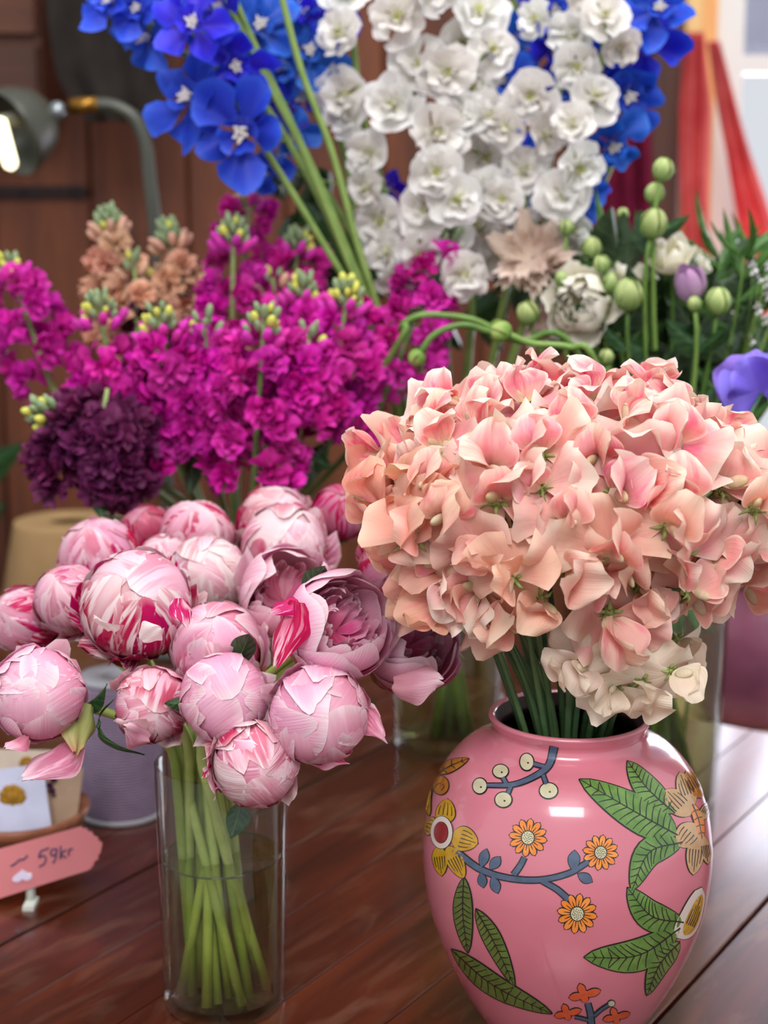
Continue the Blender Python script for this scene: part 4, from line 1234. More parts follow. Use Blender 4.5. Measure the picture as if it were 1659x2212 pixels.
loose('large open pink', (632, 1300), (598, 1446), 1.0, 0.995, (-0.4, -0.9, 0.1), 0.85, (1.0, 0.2, 0, 1))
loose('large open pink', (640, 1290), (584, 1330), 1.01, 1.0, (-0.5, -0.8, 0.4), 1.2, (1.0, 0.0, 0.2, 1))
loose('open pink peony with loose', (842, 1462), (964, 1476), 1.03, 1.0, (0.1, -0.8, 0.5), 1.0, (0.05, 0.45, 0, 1))
loose('open pink peony with loose', (940, 1300), (992, 1420), 1.10, 1.09, (0.7, -0.7, 0.2), 0.8, (0.0, 0.35, 0, 1))
loose('lowest peony', (500, 1640), (458, 1712), 1.0, 0.985, (-0.5, -0.8, 0.1), 1.2, (1.0, 0.1, 0.25, 1))
loose('small pink peony bud with', (300, 1590), (252, 1548), 1.02, 1.0, (-0.4, -0.9, 0.0), 1.2, (0.1, 0.8, 0, 1))
loose('small pink peony bud with', (330, 1600), (262, 1568), 1.015, 0.995, (-0.1, -0.8, 0.5), 1.0, (0.2, 0.5, 0, 1))
loose('central pink', (560, 1580), (498, 1604), 1.0, 0.99, (0.1, -0.9, -0.2), 1.3, (0.4, 0.0, 0, 1), True)
loose('large white peony', (392, 1290), (402, 1360), 1.03, 1.02, (0.6, -0.8, 0.1), 1.3, (0.8, 0.7, 0, 1))
loose('large white peony', (300, 1385), (355, 1352), 1.01, 1.0, (0.2, -0.9, 0.1), 1.1, (0.0, 1.0, 0, 1))
loose('large white peony', (232, 1370), (212, 1330), 1.02, 1.0, (-0.3, -0.9, 0.1), 1.2, (0.1, 1.0, 0, 1))
# a strap-like leaf curling below the left bud
sl = crom([at(246, 1512, 1.06), at(214, 1548, 1.05), at(216, 1590, 1.04), at(255, 1618, 1.04), at(312, 1632, 1.05)], 6)
P = np.zeros((len(sl), 5, 3))
for i, p in enumerate(sl):
    w = 0.0045 * math.sin(PI * (0.08 + 0.9 * i / (len(sl) - 1)))
    t_ = (sl[min(i + 1, len(sl) - 1)] - sl[max(i - 1, 0)]).normalized()
    side = t_.cross(Vector((0.2, -0.6, -0.7))).normalized()
    for k in range(5):
        P[i, k] = p + side * w * (k - 2) / 2 + Vector((0, 0.0012 * abs(k - 2), 0))
pe = [o for o in scene.objects if o.get('label', '').startswith('big smooth pale pink')][0]
part('leaf', MB().grid(P).mesh('curled_leaf'), M_pleaf, pe, Matrix.Identity(4))

# ================================================================== SWEET PEAS
M_sp = petal_mat('sweet_pea_petal', [(0.0, lin(240, 228, 170)), (0.15, lin(250, 190, 176)), (0.44, lin(252, 150, 160)), (0.76, lin(254, 200, 194)), (1.0, lin(255, 234, 220))],
                 lin(255, 240, 226), lin(248, 118, 148), lin(255, 246, 226), 6.0, 0.34, 0.55, 0.35, 0.016, 0.05, 0.82, (0.4, 0.7), 0.5, lin(250, 190, 160))
M_keel = petal_mat('sweet_pea_keel', [(0.0, lin(216, 208, 130)), (1.0, lin(248, 206, 180))], lin(248, 212, 186), lin(240, 190, 160), lin(246, 236, 206), 3.0, 0.25)
M_calyx = plain('sweet_pea_calyx', lin(146, 160, 92), 0.5, 0.3, 0, 0.15, 200)
M_spstem = stem_mat('sweet_pea_stem', lin(62, 98, 62), lin(98, 132, 84))

def banner(seed):
    r_ = random.Random(seed)
    nu, nv = 29, 11
    u = np.linspace(-1, 1, nu)[None, :]; v = np.linspace(0, 1, nv)[:, None]
    th = u * rad(r_.uniform(100, 118)); ph = r_.uniform(0, 6.28); ph2 = r_.uniform(0, 6.28)
    nw = r_.choice([2.5, 3.2, 4.0])
    R0 = 0.0265 * (1 - 0.10 * np.exp(-(u / 0.10) ** 2) - 0.16 * np.abs(u) ** 3 + 0.035 * np.sin(7 * u + ph) + 0.02 * np.sin(15 * u + ph2))
    rho = R0 * v
    x = rho * np.sin(th); z = rho * np.cos(th)
    bendb = r_.uniform(-0.5, 1.5)
    y = -bendb * 0.016 * v ** 2 * np.cos(th * 0.55) - r_.uniform(-0.2, 0.5) * 0.012 * np.abs(u) ** 1.5 * v
    y = y + 0.0075 * v ** 2 * np.sin(nw * th + ph) + 0.0036 * v ** 4 * np.sin(2.6 * nw * th + ph2) + 0.0016 * v ** 6 * np.sin(17 * u + ph)
    y = y - 0.006 * np.maximum(0, v - 0.75) ** 2 * 16 * r_.uniform(-0.3, 1.0)
    return MB().grid(np.stack([x, y, z], -1)).mesh('banner_petal')
def wing(seed):
    r_ = random.Random(seed)
    nu, nv = 9, 10
    u = np.linspace(-1, 1, nu)[None, :]; v = np.linspace(0, 1, nv)[:, None]
    ph = r_.uniform(0, 6.28)
    L = 0.021
    tip = 1 - 0.3 * np.abs(u) ** 2.2 + 0.03 * np.sin(5 * u + ph)
    z = L * v * tip
    x = u * 0.0125 * np.sin(PI * np.minimum(1, 0.12 + 0.62 * v))
    y = 0.006 * np.sin(PI * v * 0.9) + 0.0024 * v ** 2 * np.sin(3.4 * u * PI / 2 + ph) + 0.004 * u ** 2 - 0.004 * v ** 3 * r_.uniform(-0.6, 1.4)
    return MB().grid(np.stack([x, y, z], -1)).mesh('wing_petal')
B_M = [banner(i * 13 + 3) for i in range(9)]
W_M = [wing(i * 17 + 5) for i in range(6)]
K_M = MB().ball((0, 0.0085, 0.001), 0.0018, 0.0060, 0.0028, 10, 8).mesh('keel')
def calyx_mesh():
    mb = MB().ball((0, -0.002, -0.001), 0.0032, 0.0034, 0.0032, 8, 6)
    for k in range(5):
        a = 2 * PI * k / 5 + 0.3
        e = Vector((math.cos(a), 0, math.sin(a)))
        mb.tube([Vector((0, -0.001, -0.001)) + e * 0.002, Vector((0, 0.0005, -0.001)) + e * 0.0055, Vector((0, -0.0025, -0.001)) + e * 0.0095], [0.0017, 0.0013, 0.0002], None, 5)
    return mb.mesh('calyx')
C_M = calyx_mesh()

def blossom(parent, p, f, up, s, colr):
    f = Vector(f).normalized()
    M = frame(p, Vector(up) - f * Vector(up).dot(f), f)        # local Z = up, Y = f
    # frame() keeps z exact and bends y; both are already orthogonal here
    e = empty('blossom', p, parent)
    Sc = Matrix.Diagonal((s * random.uniform(0.92, 1.1), s * random.uniform(0.7, 1.35), s * random.uniform(0.92, 1.1), 1))
    part('banner_petal', random.choice(B_M), M_sp, e, M @ Sc, colr)
    c2 = (min(1, colr[0] * 1.2), max(0, colr[1] - 0.05), colr[2], 1)
    sp_ = random.uniform(0.2, 0.75)
    for sg in (-1, 1):
        W = M @ Matrix.Translation((sg * 0.0012 * s, 0.002 * s, 0)) @ Matrix.Rotation(sg * sp_, 4, 'Y') @ Matrix.Rotation(rad(random.uniform(-75, -35)), 4, 'X') @ Matrix.Rotation(sg * rad(random.uniform(10, 50)), 4, 'Z') @ Matrix.Diagonal((s * sg, s, s * random.uniform(0.85, 1.15), 1))
        part('wing_petal', random.choice(W_M), M_sp, e, W, c2)
    part('keel', K_M, M_keel, e, M @ Matrix.Diagonal((s, s, s, 1)) @ Matrix.Rotation(-0.5, 4, 'X'), (0.1, colr[1], 0, 1))
    part('calyx', C_M, M_calyx, e, M @ Matrix.Diagonal((s * 0.78, s * 0.78, s * 0.78, 1)))
    return e

DC = Vector((0.133, 1.07, 0.405))
DA = Vector((0.140, 0.118, 0.079))
def sp_color(p):
    """pinkness and paleness follow where the bunch shows rosier or creamier blooms"""
    k = (p.z - DC.z) / DA.z
    xx = (p.x - DC.x) / DA.x
    pale = 0.18 + 0.38 * max(0, -k - 0.1) + random.uniform(-0.15, 0.25)
    pink = 0.30 + 0.5 * max(0, k) + random.uniform(-0.2, 0.3)
    apr = 0.25 + 0.45 * max(0, -xx) * (1 if k < 0.4 else 0.3) + random.uniform(-0.2, 0.25) - 0.35 * max(0, k)
    if random.random() < 0.14: pale += 0.45
    cl_ = lambda q: max(0.0, min(1.0, q))
    return (cl_(pink), cl_(pale), cl_(apr), 1)
random.seed(21)
pts = []
NB = 178
ga = PI * (3 - math.sqrt(5))
for i in range(NB):
    zz = 1 - 2 * (i + 0.5) / NB
    rr = math.sqrt(1 - zz * zz)
    n = Vector((rr * math.cos(ga * i), rr * math.sin(ga * i), zz))
    if n.y > 0.45 or (n.y > 0.0 and n.z < 0.25): continue
    if n.z < -0.76: continue
    n = (n + jit(0.06)).normalized()
    p = DC + Vector((n.x * DA.x, n.y * DA.y, n.z * DA.z)) * random.uniform(0.88, 1.10)
    pts.append((p, n))
# group neighbours into sprays
left = list(range(len(pts)))
sprays = []
random.shuffle(left)
left.sort(key=lambda i: -pts[i][0].z)
while left:
    i = left.pop(0)
    near = sorted(left, key=lambda j: (pts[j][0] - pts[i][0]).length)[:3]
    near = [j for j in near if (pts[j][0] - pts[i][0]).length < 0.05]
    for j in near: left.remove(j)
    sprays.append([i] + near)
info = []
for sp_ in sprays:
    c = sum((pts[i][0] for i in sp_), Vector()) / len(sp_)
    info.append((sp_, c, project(c)))
rows = sorted(info, key=lambda q: q[2][1])
names_row = ['top edge', 'upper tier', 'middle tier', 'lower tier', 'bottom fringe']
per = int(math.ceil(len(rows) / 5))
lab = {}
for r_i in range(5):
    rw = sorted(rows[r_i * per:(r_i + 1) * per], key=lambda q: q[2][0])
    for k, q in enumerate(rw):
        lab[id(q[0])] = (k, len(rw), names_row[r_i])
def spray_stem(root, base_pts, tip, rim, bot):
    axis = (tip - rim).normalized()
    mb = MB()
    path = stem_path(tip, axis, rim, bot, 10, 0.05)
    mb.tube(path, 0.0019, 0.0025, 7)
    part('stem', mb.mesh('sweet_pea_stem'), M_spstem, root)
    for q, f in base_pts:
        pp = bez(tip, tip + axis * 0.01, q - f * 0.012, q - f * 0.003, 5)
        part('pedicel', MB().tube(pp, 0.0011, 0.0010, 5).mesh('pedicel'), M_spstem, root)
def rim_for(c, spread=0.036):
    d = Vector((c.x - VX, c.y - VY, 0))
    d = d / max(d.length, 0.14)
    rim = Vector((VX, VY, RIM_Z)) + d * spread * random.uniform(0.75, 1.15) + Vector((random.uniform(-1, 1), random.uniform(-1, 1), 0)) * 0.006
    bot = Vector((VX, VY, 0.06)) - d * 0.03
    return rim, bot
for sp_, c, pr in info:
    k, nk, rn = lab[id(sp_)]
    cols = [sp_color(pts[i][0]) for i in sp_]
    m_pale = sum(q[1] for q in cols) / len(cols); m_apr = sum(q[2] for q in cols) / len(cols)
    tone = 'cream' if m_pale > 0.5 else ('apricot' if m_apr > 0.45 else 'rosy pink')
    rim, bot = rim_for(c)
    root = thing('sweet_pea', '%s sweet pea spray, %s from left in the %s of the bunch' % (tone, ORD[k], rn), 'sweet pea', bot, 'sweet peas in the pink vase')
    inward = (DC + Vector((0, 0, -0.05)) - c).normalized()
    tip = c + inward * 0.030
    bp = []
    for i, col in zip(sp_, cols):
        p, n = pts[i]
        f = (n + Vector((0, -0.15, 0.25)) + jit(0.62)).normalized()
        up = Vector((0, 0, 1)) + n * 0.3 + jit(0.75)
        if n.z < -0.35: up = up + Vector((0, 0, -1.0)) * random.uniform(0, 1.6)
        if abs(up.normalized().dot(f)) > 0.93: up = up + Vector((0.6, 0.4, 0.5))
        blossom(root, p, f, up, random.uniform(1.15, 1.6), col)
        bp.append((p, f))
    spray_stem(root, bp, tip, rim, bot)
# cream sprays hanging lowest, in front of the stems
for lbl, blooms, ty in (('cream sweet pea spray hanging lowest over the vase rim', [((1388, 1470), (0.15, -0.8, -0.45), 1.1), ((1448, 1452), (0.6, -0.7, -0.2), 0.9), ((1330, 1482), (-0.4, -0.8, -0.3), 0.85)], 0.985),
                        ('pale cream sweet pea spray left of the lowest one, before the stems', [((1272, 1438), (-0.4, -0.8, -0.2), 0.9), ((1235, 1432), (-0.6, -0.6, -0.2), 0.8)], 0.99),
                        ('blush sweet pea half hidden behind the lowest cream spray', [((1462, 1385), (0.5, -0.8, -0.2), 0.95)], 1.06),
                        ('peach sweet pea spray drooping lowest beside the open peony', [((1045, 1290), (-0.2, -0.9, -0.2), 1.0), ((985, 1262), (-0.5, -0.8, -0.1), 0.95)], 0.995)):
    ps = [at(*b[0], ty) for b in blooms]
    c = sum(ps, Vector()) / len(ps)
    rim, bot = rim_for(c)
    rim = rim + Vector((0, -0.008, 0))
    root = thing('sweet_pea', lbl, 'sweet pea', bot, 'sweet peas in the pink vase')
    bp = []
    for p, b in zip(ps, blooms):
        f = Vector(b[1]).normalized()
        blossom(root, p, f, Vector((random.uniform(-0.5, 0.5), -0.3, -1 if random.random() < 0.7 else 1)), b[2] * 1.3, (0.1, 0.97 if 'peach' not in lbl else 0.55, 0.05, 1))
        bp.append((p, f))
    spray_stem(root, bp, c + Vector((0.0, 0.03, 0.035)), rim, bot)
# a violet bloom behind the bunch at the right edge
M_violet = petal_mat('violet_petal', [(0.0, lin(96, 70, 190)), (1.0, lin(130, 108, 224))], lin(146, 126, 232), lin(80, 50, 160), lin(170, 150, 240))
V_M = [banner(900 + i) for i in range(3)]
vc = at(1646, 850, 1.30)
vio = thing('violet_sweet_pea', 'violet bloom peeping out behind the sweet peas at the right edge', 'flower', Vector((VX + 0.02, VY + 0.02, 0.06)))
for k in range(3):
    part('petal', V_M[k], M_violet, vio, frame(vc, (0.2 - 0.5 * k, -0.1, 1), (0.0, -1, 0.25), 1.25), (0.2, 0.1, 0, 1))
part('stem', MB().tube(stem_path(vc, Vector((0.5, 0.3, 0.8)), Vector((VX + 0.035, VY + 0.02, RIM_Z)), Vector((VX + 0.02, VY + 0.02, 0.06))), 0.0018, 0.0022, 7).mesh('violet_stem'), M_spstem, vio)

# ================================================================== STOCK
def stock_mat(name, c0, c1, c2, streak, pale):
    return petal_mat(name, [(0.0, c0), (0.5, c1), (1.0, c2)], c2, streak, pale, 8.0, 0.15, 0.6, 0.0, 0.015, 0.22, 0.85)
M_stock = {
    'magenta': stock_mat('magenta_stock_petal', lin(150, 0, 96), lin(206, 0, 148), lin(226, 30, 176), lin(130, 0, 90), lin(236, 90, 200)),
    'burgundy': stock_mat('burgundy_stock_petal', lin(50, 6, 34), lin(84, 14, 62), lin(112, 34, 88), lin(40, 4, 26), lin(140, 60, 110)),
    'peach': stock_mat('peach_stock_petal', lin(190, 120, 92), lin(224, 156, 126), lin(236, 180, 152), lin(200, 110, 90), lin(240, 206, 182)),
}
M_skstem = stem_mat('stock_stem', lin(96, 122, 66), lin(150, 168, 104))
M_bud_g = plain('grey_green_bud', lin(136, 156, 116), 0.6, 0.3, 0, 0.2, 250)
M_bud_y = plain('yellow_green_bud', lin(206, 206, 96), 0.55, 0.3, 0, 0.15, 250)
M_skleaf = leaf_mat('stock_leaf', lin(44, 66, 44), lin(70, 92, 64), lin(110, 130, 96), 0.5, 0.1, 3.0)
def fan_petal(R, spread, cup, ruffle, r_, nu=7, nv=5, nwave=3.0, notch=0.12, z0=0.0, pointed=0.0):
    """petal lying in the XY plane pointing +X, rising in Z by cup"""
    u = np.linspace(-1, 1, nu)[None, :]; v = np.linspace(0, 1, nv)[:, None]
    ph = r_.uniform(0, 6.28)
    th = u * spread * (0.45 + 0.55 * v)
    rho = R * v * (1 - notch * np.exp(-(u / 0.25) ** 2) - (0.10 + pointed) * np.abs(u) ** 2 + 0.04 * np.sin(5 * u + ph))
    x = rho * np.cos(th); y = rho * np.sin(th)
    z = z0 + cup * rho * v + ruffle * v ** 2 * np.sin(nwave * u * PI / 2 + ph) + ruffle * 0.5 * v ** 2 * np.cos(2.3 * nwave * u + ph * 2)
    return np.stack([x, y, z * np.ones_like(x)], -1)
def rot_pts(P, M):
    S = P.shape
    A = np.array(M.to_3x3())
    return (P.reshape(-1, 3) @ A.T).reshape(S) + np.array(M.translation)
def rosette(seed, whorls, name):
    r_ = random.Random(seed)
    mb = MB()
    for n, R, spread, tilt, ruf, z in whorls:
        o = r_.uniform(0, 6.28)
        for k in range(n):
            P = fan_petal(R * r_.uniform(0.85, 1.12), spread * r_.uniform(0.85, 1.15), r_.uniform(-4, 6) * 0.01 / R * 0.2, ruf, r_)
            M = Matrix.Translation((0, 0, z)) @ Matrix.Rotation(o + 2 * PI * k / n + r_.uniform(-0.25, 0.25), 4, 'Z') @ Matrix.Rotation(-tilt + r_.uniform(-0.2, 0.2), 4, 'Y') @ Matrix.Rotation(r_.uniform(-0.35, 0.35), 4, 'X')
            mb.grid(rot_pts(P, M))
    return mb.mesh(name)
SK_W = [(5, 0.0175, 0.62, 0.25, 0.0026, 0.0), (5, 0.0150, 0.60, 0.75, 0.0028, 0.001), (4, 0.0120, 0.60, 1.15, 0.0026, 0.002)]
SK_M = {k: [rosette(40 + i, SK_W, k + '_floret') for i in range(5)] for k in M_stock}
BUD_M = [MB().ball((0, 0, 0.005), 0.0030, 0.0030, 0.0062, 8, 7).mesh('bud_green'), MB().ball((0, 0, 0.0045), 0.0034, 0.0034, 0.0052, 8, 7).mesh('bud_yellow')]
PB_M = {k: MB().ball((0, 0, 0.006), 0.0036, 0.0036, 0.0072, 8, 7).mesh('bud_' + k) for k in M_stock}
def rim_at(cx, cy, h, c, spread, bot_r, ref=0.14):
    d = Vector((c.x - cx, c.y - cy, 0))
    d = d / max(d.length, ref)
    rim = Vector((cx, cy, h)) + d * spread * random.uniform(0.5, 1.0)
    bot = Vector((cx, cy, 0.0125)) - d * bot_r * random.uniform(0.5, 1) + Vector((random.uniform(-1, 1), random.uniform(-1, 1), 0)) * 0.008
    return rim, bot
def stock(label, col, top, bottom, y0, y1, w_px, n, bare=0.0, buds=14, tip=None, name='stock_flower'):
    """flower column from px bottom to px top (bud tip), distance y0 at bottom, y1 at top"""
    pb, pt = at(*bottom, y0), at(*top, y1)
    rim, bot = rim_at(SX2, SY2, SH2, pb, 0.042, 0.034)
    root = thing(name, label, 'stock flower', bot, 'stock flowers behind the peonies')
    ax = (pt - pb).normalized()
    Rw = pxm(w_px, pb)
    path = stem_path(pb, ax, rim, bot, 9, 0.06)
    up_path = [pt, pb.lerp(pt, 0.66), pb.lerp(pt, 0.33)]
    part('stem', MB().tube(up_path + path, [0.0022, 0.0026, 0.003] + [0.0034] * len(path), None, 7).mesh('stock_stem'), M_skstem, root)
    sx = ax.cross(Vector((0, 1, 0))).normalized(); sy = ax.cross(sx)
    L = (pt - pb).length
    for i in range(n):
        t = (i + 0.5) / n * (0.86 - bare)
        a = i * 2.39996 + random.uniform(-0.3, 0.3)
        taper = (1.0 - 0.45 * max(0, t / max(0.2, 0.86 - bare) - 0.55) / 0.45)
        rr = Rw * taper * random.uniform(0.55, 0.80)
        e = sx * math.cos(a) + sy * math.sin(a)
        if e.y > 0.55: e.y *= 0.3
        p = pb.lerp(pt, t) + e * rr + ax * random.uniform(-0.006, 0.006)
        f = (e + ax * random.uniform(-0.1, 0.55) + jit(0.3)).normalized()
        s = random.uniform(1.0, 1.35) * (0.75 + 0.25 * taper)
        part('floret', random.choice(SK_M[col]), M_stock[col], root, frame(p, f, ax, s), (random.uniform(0, 0.35), random.uniform(0, 0.30), 0, 1))
    buds = int(buds * 1.7)
    for i in range(buds):
        t = i / max(1, buds - 1)
        a = i * 2.39996
        e = sx * math.cos(a) + sy * math.sin(a)
        q = pb.lerp(pt, 0.93 - 0.14 * (1 - t)) + e * Rw * 0.36 * (1 - 0.7 * t) + ax * (0.010 * t)
        if t < 0.30:
            part('bud', PB_M[col], M_stock[col], root, frame(q, (e * 0.9 + ax).normalized(), None, 1.3), (0, 0.4, 0, 1))
        else:
            k = 1 if random.random() < 0.3 else 0
            part('bud', BUD_M[k], (M_bud_g, M_bud_y)[k], root, frame(q, (e * (0.9 - 0.6 * t) + ax).normalized(), None, random.uniform(0.85, 1.35)))
    return root
random.seed(31)
stock('tall back magenta stock with the topmost yellow-green buds, below the blue delphiniums', 'magenta', (540, 408), (520, 690), 1.70, 1.74, 80, 18)
stock('magenta stock with two bright yellow-green bud clusters on a bare stalk', 'magenta', (505, 478), (500, 800), 1.60, 1.60, 85, 18, 0.22, 18)
stock('magenta stock at the far left, leaning out of the bunch', 'magenta', (14, 560), (110, 830), 1.62, 1.62, 78, 20, 0.0, 10)
stock('magenta stock on a bare green stalk near the left side', 'magenta', (212, 642), (262, 960), 1.52, 1.50, 100, 22, 0.26, 16)
stock('magenta stock with pale buds just left of the centre', 'magenta', (340, 668), (395, 1000), 1.50, 1.48, 105, 26, 0.05, 14)
stock('front magenta stock with pink buds, reaching lowest over the peonies', 'magenta', (572, 668), (548, 1040), 1.46, 1.44, 110, 32, 0.02, 14)
stock('magenta stock with yellow-green buds beside the green leaning one', 'magenta', (752, 612), (712, 950), 1.52, 1.52, 95, 26, 0.05, 18)
stock('rightmost magenta stock leaning towards the white delphiniums', 'magenta', (978, 492), (820, 880), 1.56, 1.60, 88, 28, 0.03, 12)
stock('magenta stock with grey-green buds at the back centre', 'magenta', (648, 506), (612, 780), 1.66, 1.68, 82, 18, 0.05, 16)
stock('short magenta stock with grey-green buds in the middle of the bunch', 'magenta', (656, 606), (640, 880), 1.58, 1.58, 84, 20, 0.1, 16)
stock('dense magenta stock between the left stalk and the centre', 'magenta', (440, 690), (460, 960), 1.49, 1.50, 100, 26, 0.0, 6)
stock('dense magenta stock in the right half below the yellow buds', 'magenta', (668, 720), (648, 930), 1.47, 1.48, 92, 24, 0.0, 6)
stock('burgundy stock hanging lowest at the left above the paper cone', 'burgundy', (232, 840), (196, 1052), 1.46, 1.44, 150, 46, 0.0, 0)
stock('burgundy stock nodding left with a pale bud tip', 'burgundy', (82, 884), (290, 1010), 1.45, 1.42, 95, 22, 0.30, 14)
stock('dark burgundy stock half hidden behind the peach stocks', 'burgundy', (330, 600), (350, 800), 1.68, 1.70, 80, 14, 0.0, 8)
stock('peach stock with tall grey-green buds at the left back', 'peach', (232, 458), (270, 730), 1.70, 1.72, 74, 15, 0.16, 20)
stock('peach stock with a rounded grey-green bud head', 'peach', (362, 492), (420, 740), 1.69, 1.71, 78, 16, 0.12, 20)
stock('peach stock peeping out between the magenta ones', 'peach', (590, 600), (610, 760), 1.62, 1.64, 70, 9, 0.1, 4)
stock('peach stock low at the left behind the magenta stalk', 'peach', (290, 560), (300, 760), 1.66, 1.68, 60, 9, 0.1, 6)
sk_root = [o for o in scene.objects if o.name.startswith('stock_flower') and o.parent is None]
for (u0, v0), (u1, v1), yy in (((205, 1060), (222, 1122), 1.43), ((420, 980), (408, 1070), 1.5), ((700, 960), (640, 1060), 1.5), ((455, 960), (470, 1080), 1.52), ((640, 980), (720, 1010), 1.50), ((560, 1000), (600, 1090), 1.54)):
    leaf_between(sk_root[5] if u0 > 300 else sk_root[12], at(u0, v0, yy), at(u1, v1, yy - 0.01), (0, -1, 0.2), M_skleaf)

# ================================================================== DELPHINIUMS
M_dw = petal_mat('white_delphinium_petal', [(0.0, lin(206, 214, 160)), (0.34, lin(236, 236, 224)), (1.0, lin(246, 246, 246))], lin(250, 250, 250), lin(226, 214, 204), lin(238, 222, 210), 3.0, 0.30, 0.55, 0.0, 0.01, 0.06, 0.9, (0.3, 0.8), 0.8)
M_db = petal_mat('blue_delphinium_petal', [(0.0, lin(34, 20, 120)), (0.35, lin(28, 32, 172)), (0.75, lin(36, 54, 206)), (1.0, lin(46, 82, 222))], lin(52, 90, 228), lin(30, 14, 120), lin(80, 120, 240), 5.0, 0.25, 0.5, 0.0, 0.02, 0.25, 0.85)
M_dbee = plain('white_delphinium_eye', lin(226, 220, 214), 0.7, 0.3, 0, 0.15, 300)
M_deye = plain('pale_green_eye', lin(206, 206, 140), 0.6, 0.3, 0, 0.2, 300)
M_dstem = stem_mat('delphinium_stem', lin(82, 112, 50), lin(130, 156, 80))
def dw_floret(seed):
    r_ = random.Random(seed)
    mb = MB()
    for n, R, sp_, tilt, ruf, z, nt in ((5, 0.035, 0.78, 0.10, 0.0040, 0.0, 0.10), (5, 0.028, 0.70, 0.45, 0.0040, 0.002, 0.12), (4, 0.017, 0.6, 0.9, 0.0028, 0.003, 0.1)):
        o = r_.uniform(0, 6.28)
        for k in range(n):
            P = fan_petal(R * r_.uniform(0.9, 1.08), sp_, 0.18, ruf, r_, 9, 7, 2.4, nt)
            mb.grid(rot_pts(P, Matrix.Translation((0, 0, z)) @ Matrix.Rotation(o + 2 * PI * k / n + r_.uniform(-0.25, 0.25), 4, 'Z') @ Matrix.Rotation(-tilt + r_.uniform(-0.3, 0.3), 4, 'Y') @ Matrix.Rotation(r_.uniform(-0.3, 0.3), 4, 'X')))
    return mb.mesh('white_floret')
def db_floret(seed):
    r_ = random.Random(seed)
    mb = MB()
    o = r_.uniform(0, 6.28)
    for k in range(5):
        P = fan_petal(0.038 * r_.uniform(0.8, 1.15), 0.64, r_.uniform(-0.15, 0.4), 0.005, r_, 9, 7, 2.4, -0.10, 0, 0.18)
        mb.grid(rot_pts(P, Matrix.Rotation(o + 2 * PI * k / 5 + r_.uniform(-0.2, 0.2), 4, 'Z') @ Matrix.Rotation(-0.15 + r_.uniform(-0.4, 0.4), 4, 'Y') @ Matrix.Rotation(r_.uniform(-0.35, 0.35), 4, 'X')))
    for k in range(4):
        P = fan_petal(0.020 * r_.uniform(0.9, 1.1), 0.55, 0.2, 0.002, r_, 7, 5, 2.0, 0.1)
        mb.grid(rot_pts(P, Matrix.Translation((0, 0, 0.002)) @ Matrix.Rotation(o + 0.6 + 2 * PI * k / 4, 4, 'Z') @ Matrix.Rotation(-0.6, 4, 'Y')))
    mb.tube([Vector((0, 0, 0)), Vector((0, 0.004, -0.012)), Vector((0, 0.012, -0.022))], [0.004, 0.0028, 0.0012], None, 6)
    return mb.mesh('blue_floret')
def eye_mesh(name, s, n):
    r_ = random.Random(3)
    mb = MB()
    for k in range(n):
        a = k * 2.4
        rr = s * 0.75 * math.sqrt((k + 0.5) / n)
        mb.tube([Vector((rr * 0.6 * math.cos(a), rr * 0.6 * math.sin(a), 0)), Vector((rr * math.cos(a), rr * math.sin(a), s * 0.9)), Vector((rr * 1.4 * math.cos(a), rr * 1.4 * math.sin(a), s * 1.4))], [s * 0.22, s * 0.26, s * 0.06], None, 5)
    return mb.mesh(name)
DW_M = [dw_floret(i) for i in range(6)]
DB_M = [db_floret(i + 50) for i in range(6)]
EYE_W, EYE_B = eye_mesh('eye_green', 0.0075, 8), eye_mesh('eye_white', 0.0072, 9)
def floret(root, blue, p, f, s, pale=0.15):
    Mx = frame(p, f, jit(1) + Vector((0, 0, 1)), s)
    o = part('floret', random.choice(DB_M if blue else DW_M), M_db if blue else M_dw, root, Mx, (random.uniform(0, 0.5), max(0, pale + random.uniform(-0.15, 0.2)), 0, 1))
    part('eye', EYE_B if blue else EYE_W, M_dbee if blue else M_deye, o, Mx @ Matrix.Translation((0, 0, 0.002)))
def delph(label, blue, line, y, fl, buds=()):
    """line: px points of the stalk from top to the point where it dips out of sight; fl: (t, offset px, size)"""
    pts_ = [at(u, v, y) for u, v in line]
    low = pts_[-1]
    rim, bot = rim_at(DX, DY, DH, low, 0.05, 0.04, 0.16)
    root = thing('delphinium', label, 'delphinium', bot, ('blue' if blue else 'white') + ' delphiniums at the back')
    top = crom(pts_, 6)
    ax = (top[-2] - top[-1]).normalized()
    tail = stem_path(low, ax, rim, bot, 8, 0.05)[1:]
    path = top + tail
    part('stem', MB().tube(path, [0.0036] * len(top) + [0.0042] * len(tail), None, 8).mesh('delphinium_stem'), M_dstem, root)
    for (u, v, size, fx, fz) in fl:
        c = at(u, v, y - 0.03 + random.uniform(-0.035, 0.02))
        f = Vector((fx + random.uniform(-0.4, 0.4), -0.85, fz + random.uniform(-0.35, 0.3))).normalized()
        s = pxm(size, c) / 0.034 * (random.uniform(1.0, 1.2) if blue else random.uniform(0.82, 1.05))
        floret(root, blue, c, f, s, 0.35 if (not blue and abs(fx) > 0.5) else 0.12)
        # short stalk to the spike
        q = min(top, key=lambda w: (w - c).length + abs(w.z - (c.z - 0.02)) * 0.5)
        part('pedicel', MB().tube(bez(q, q.lerp(c, 0.4) + Vector((0, 0, 0.004)), c - f * 0.02, c - f * 0.001, 5), 0.0014, 0.0012, 5).mesh('pedicel'), M_dstem, root)
    return root
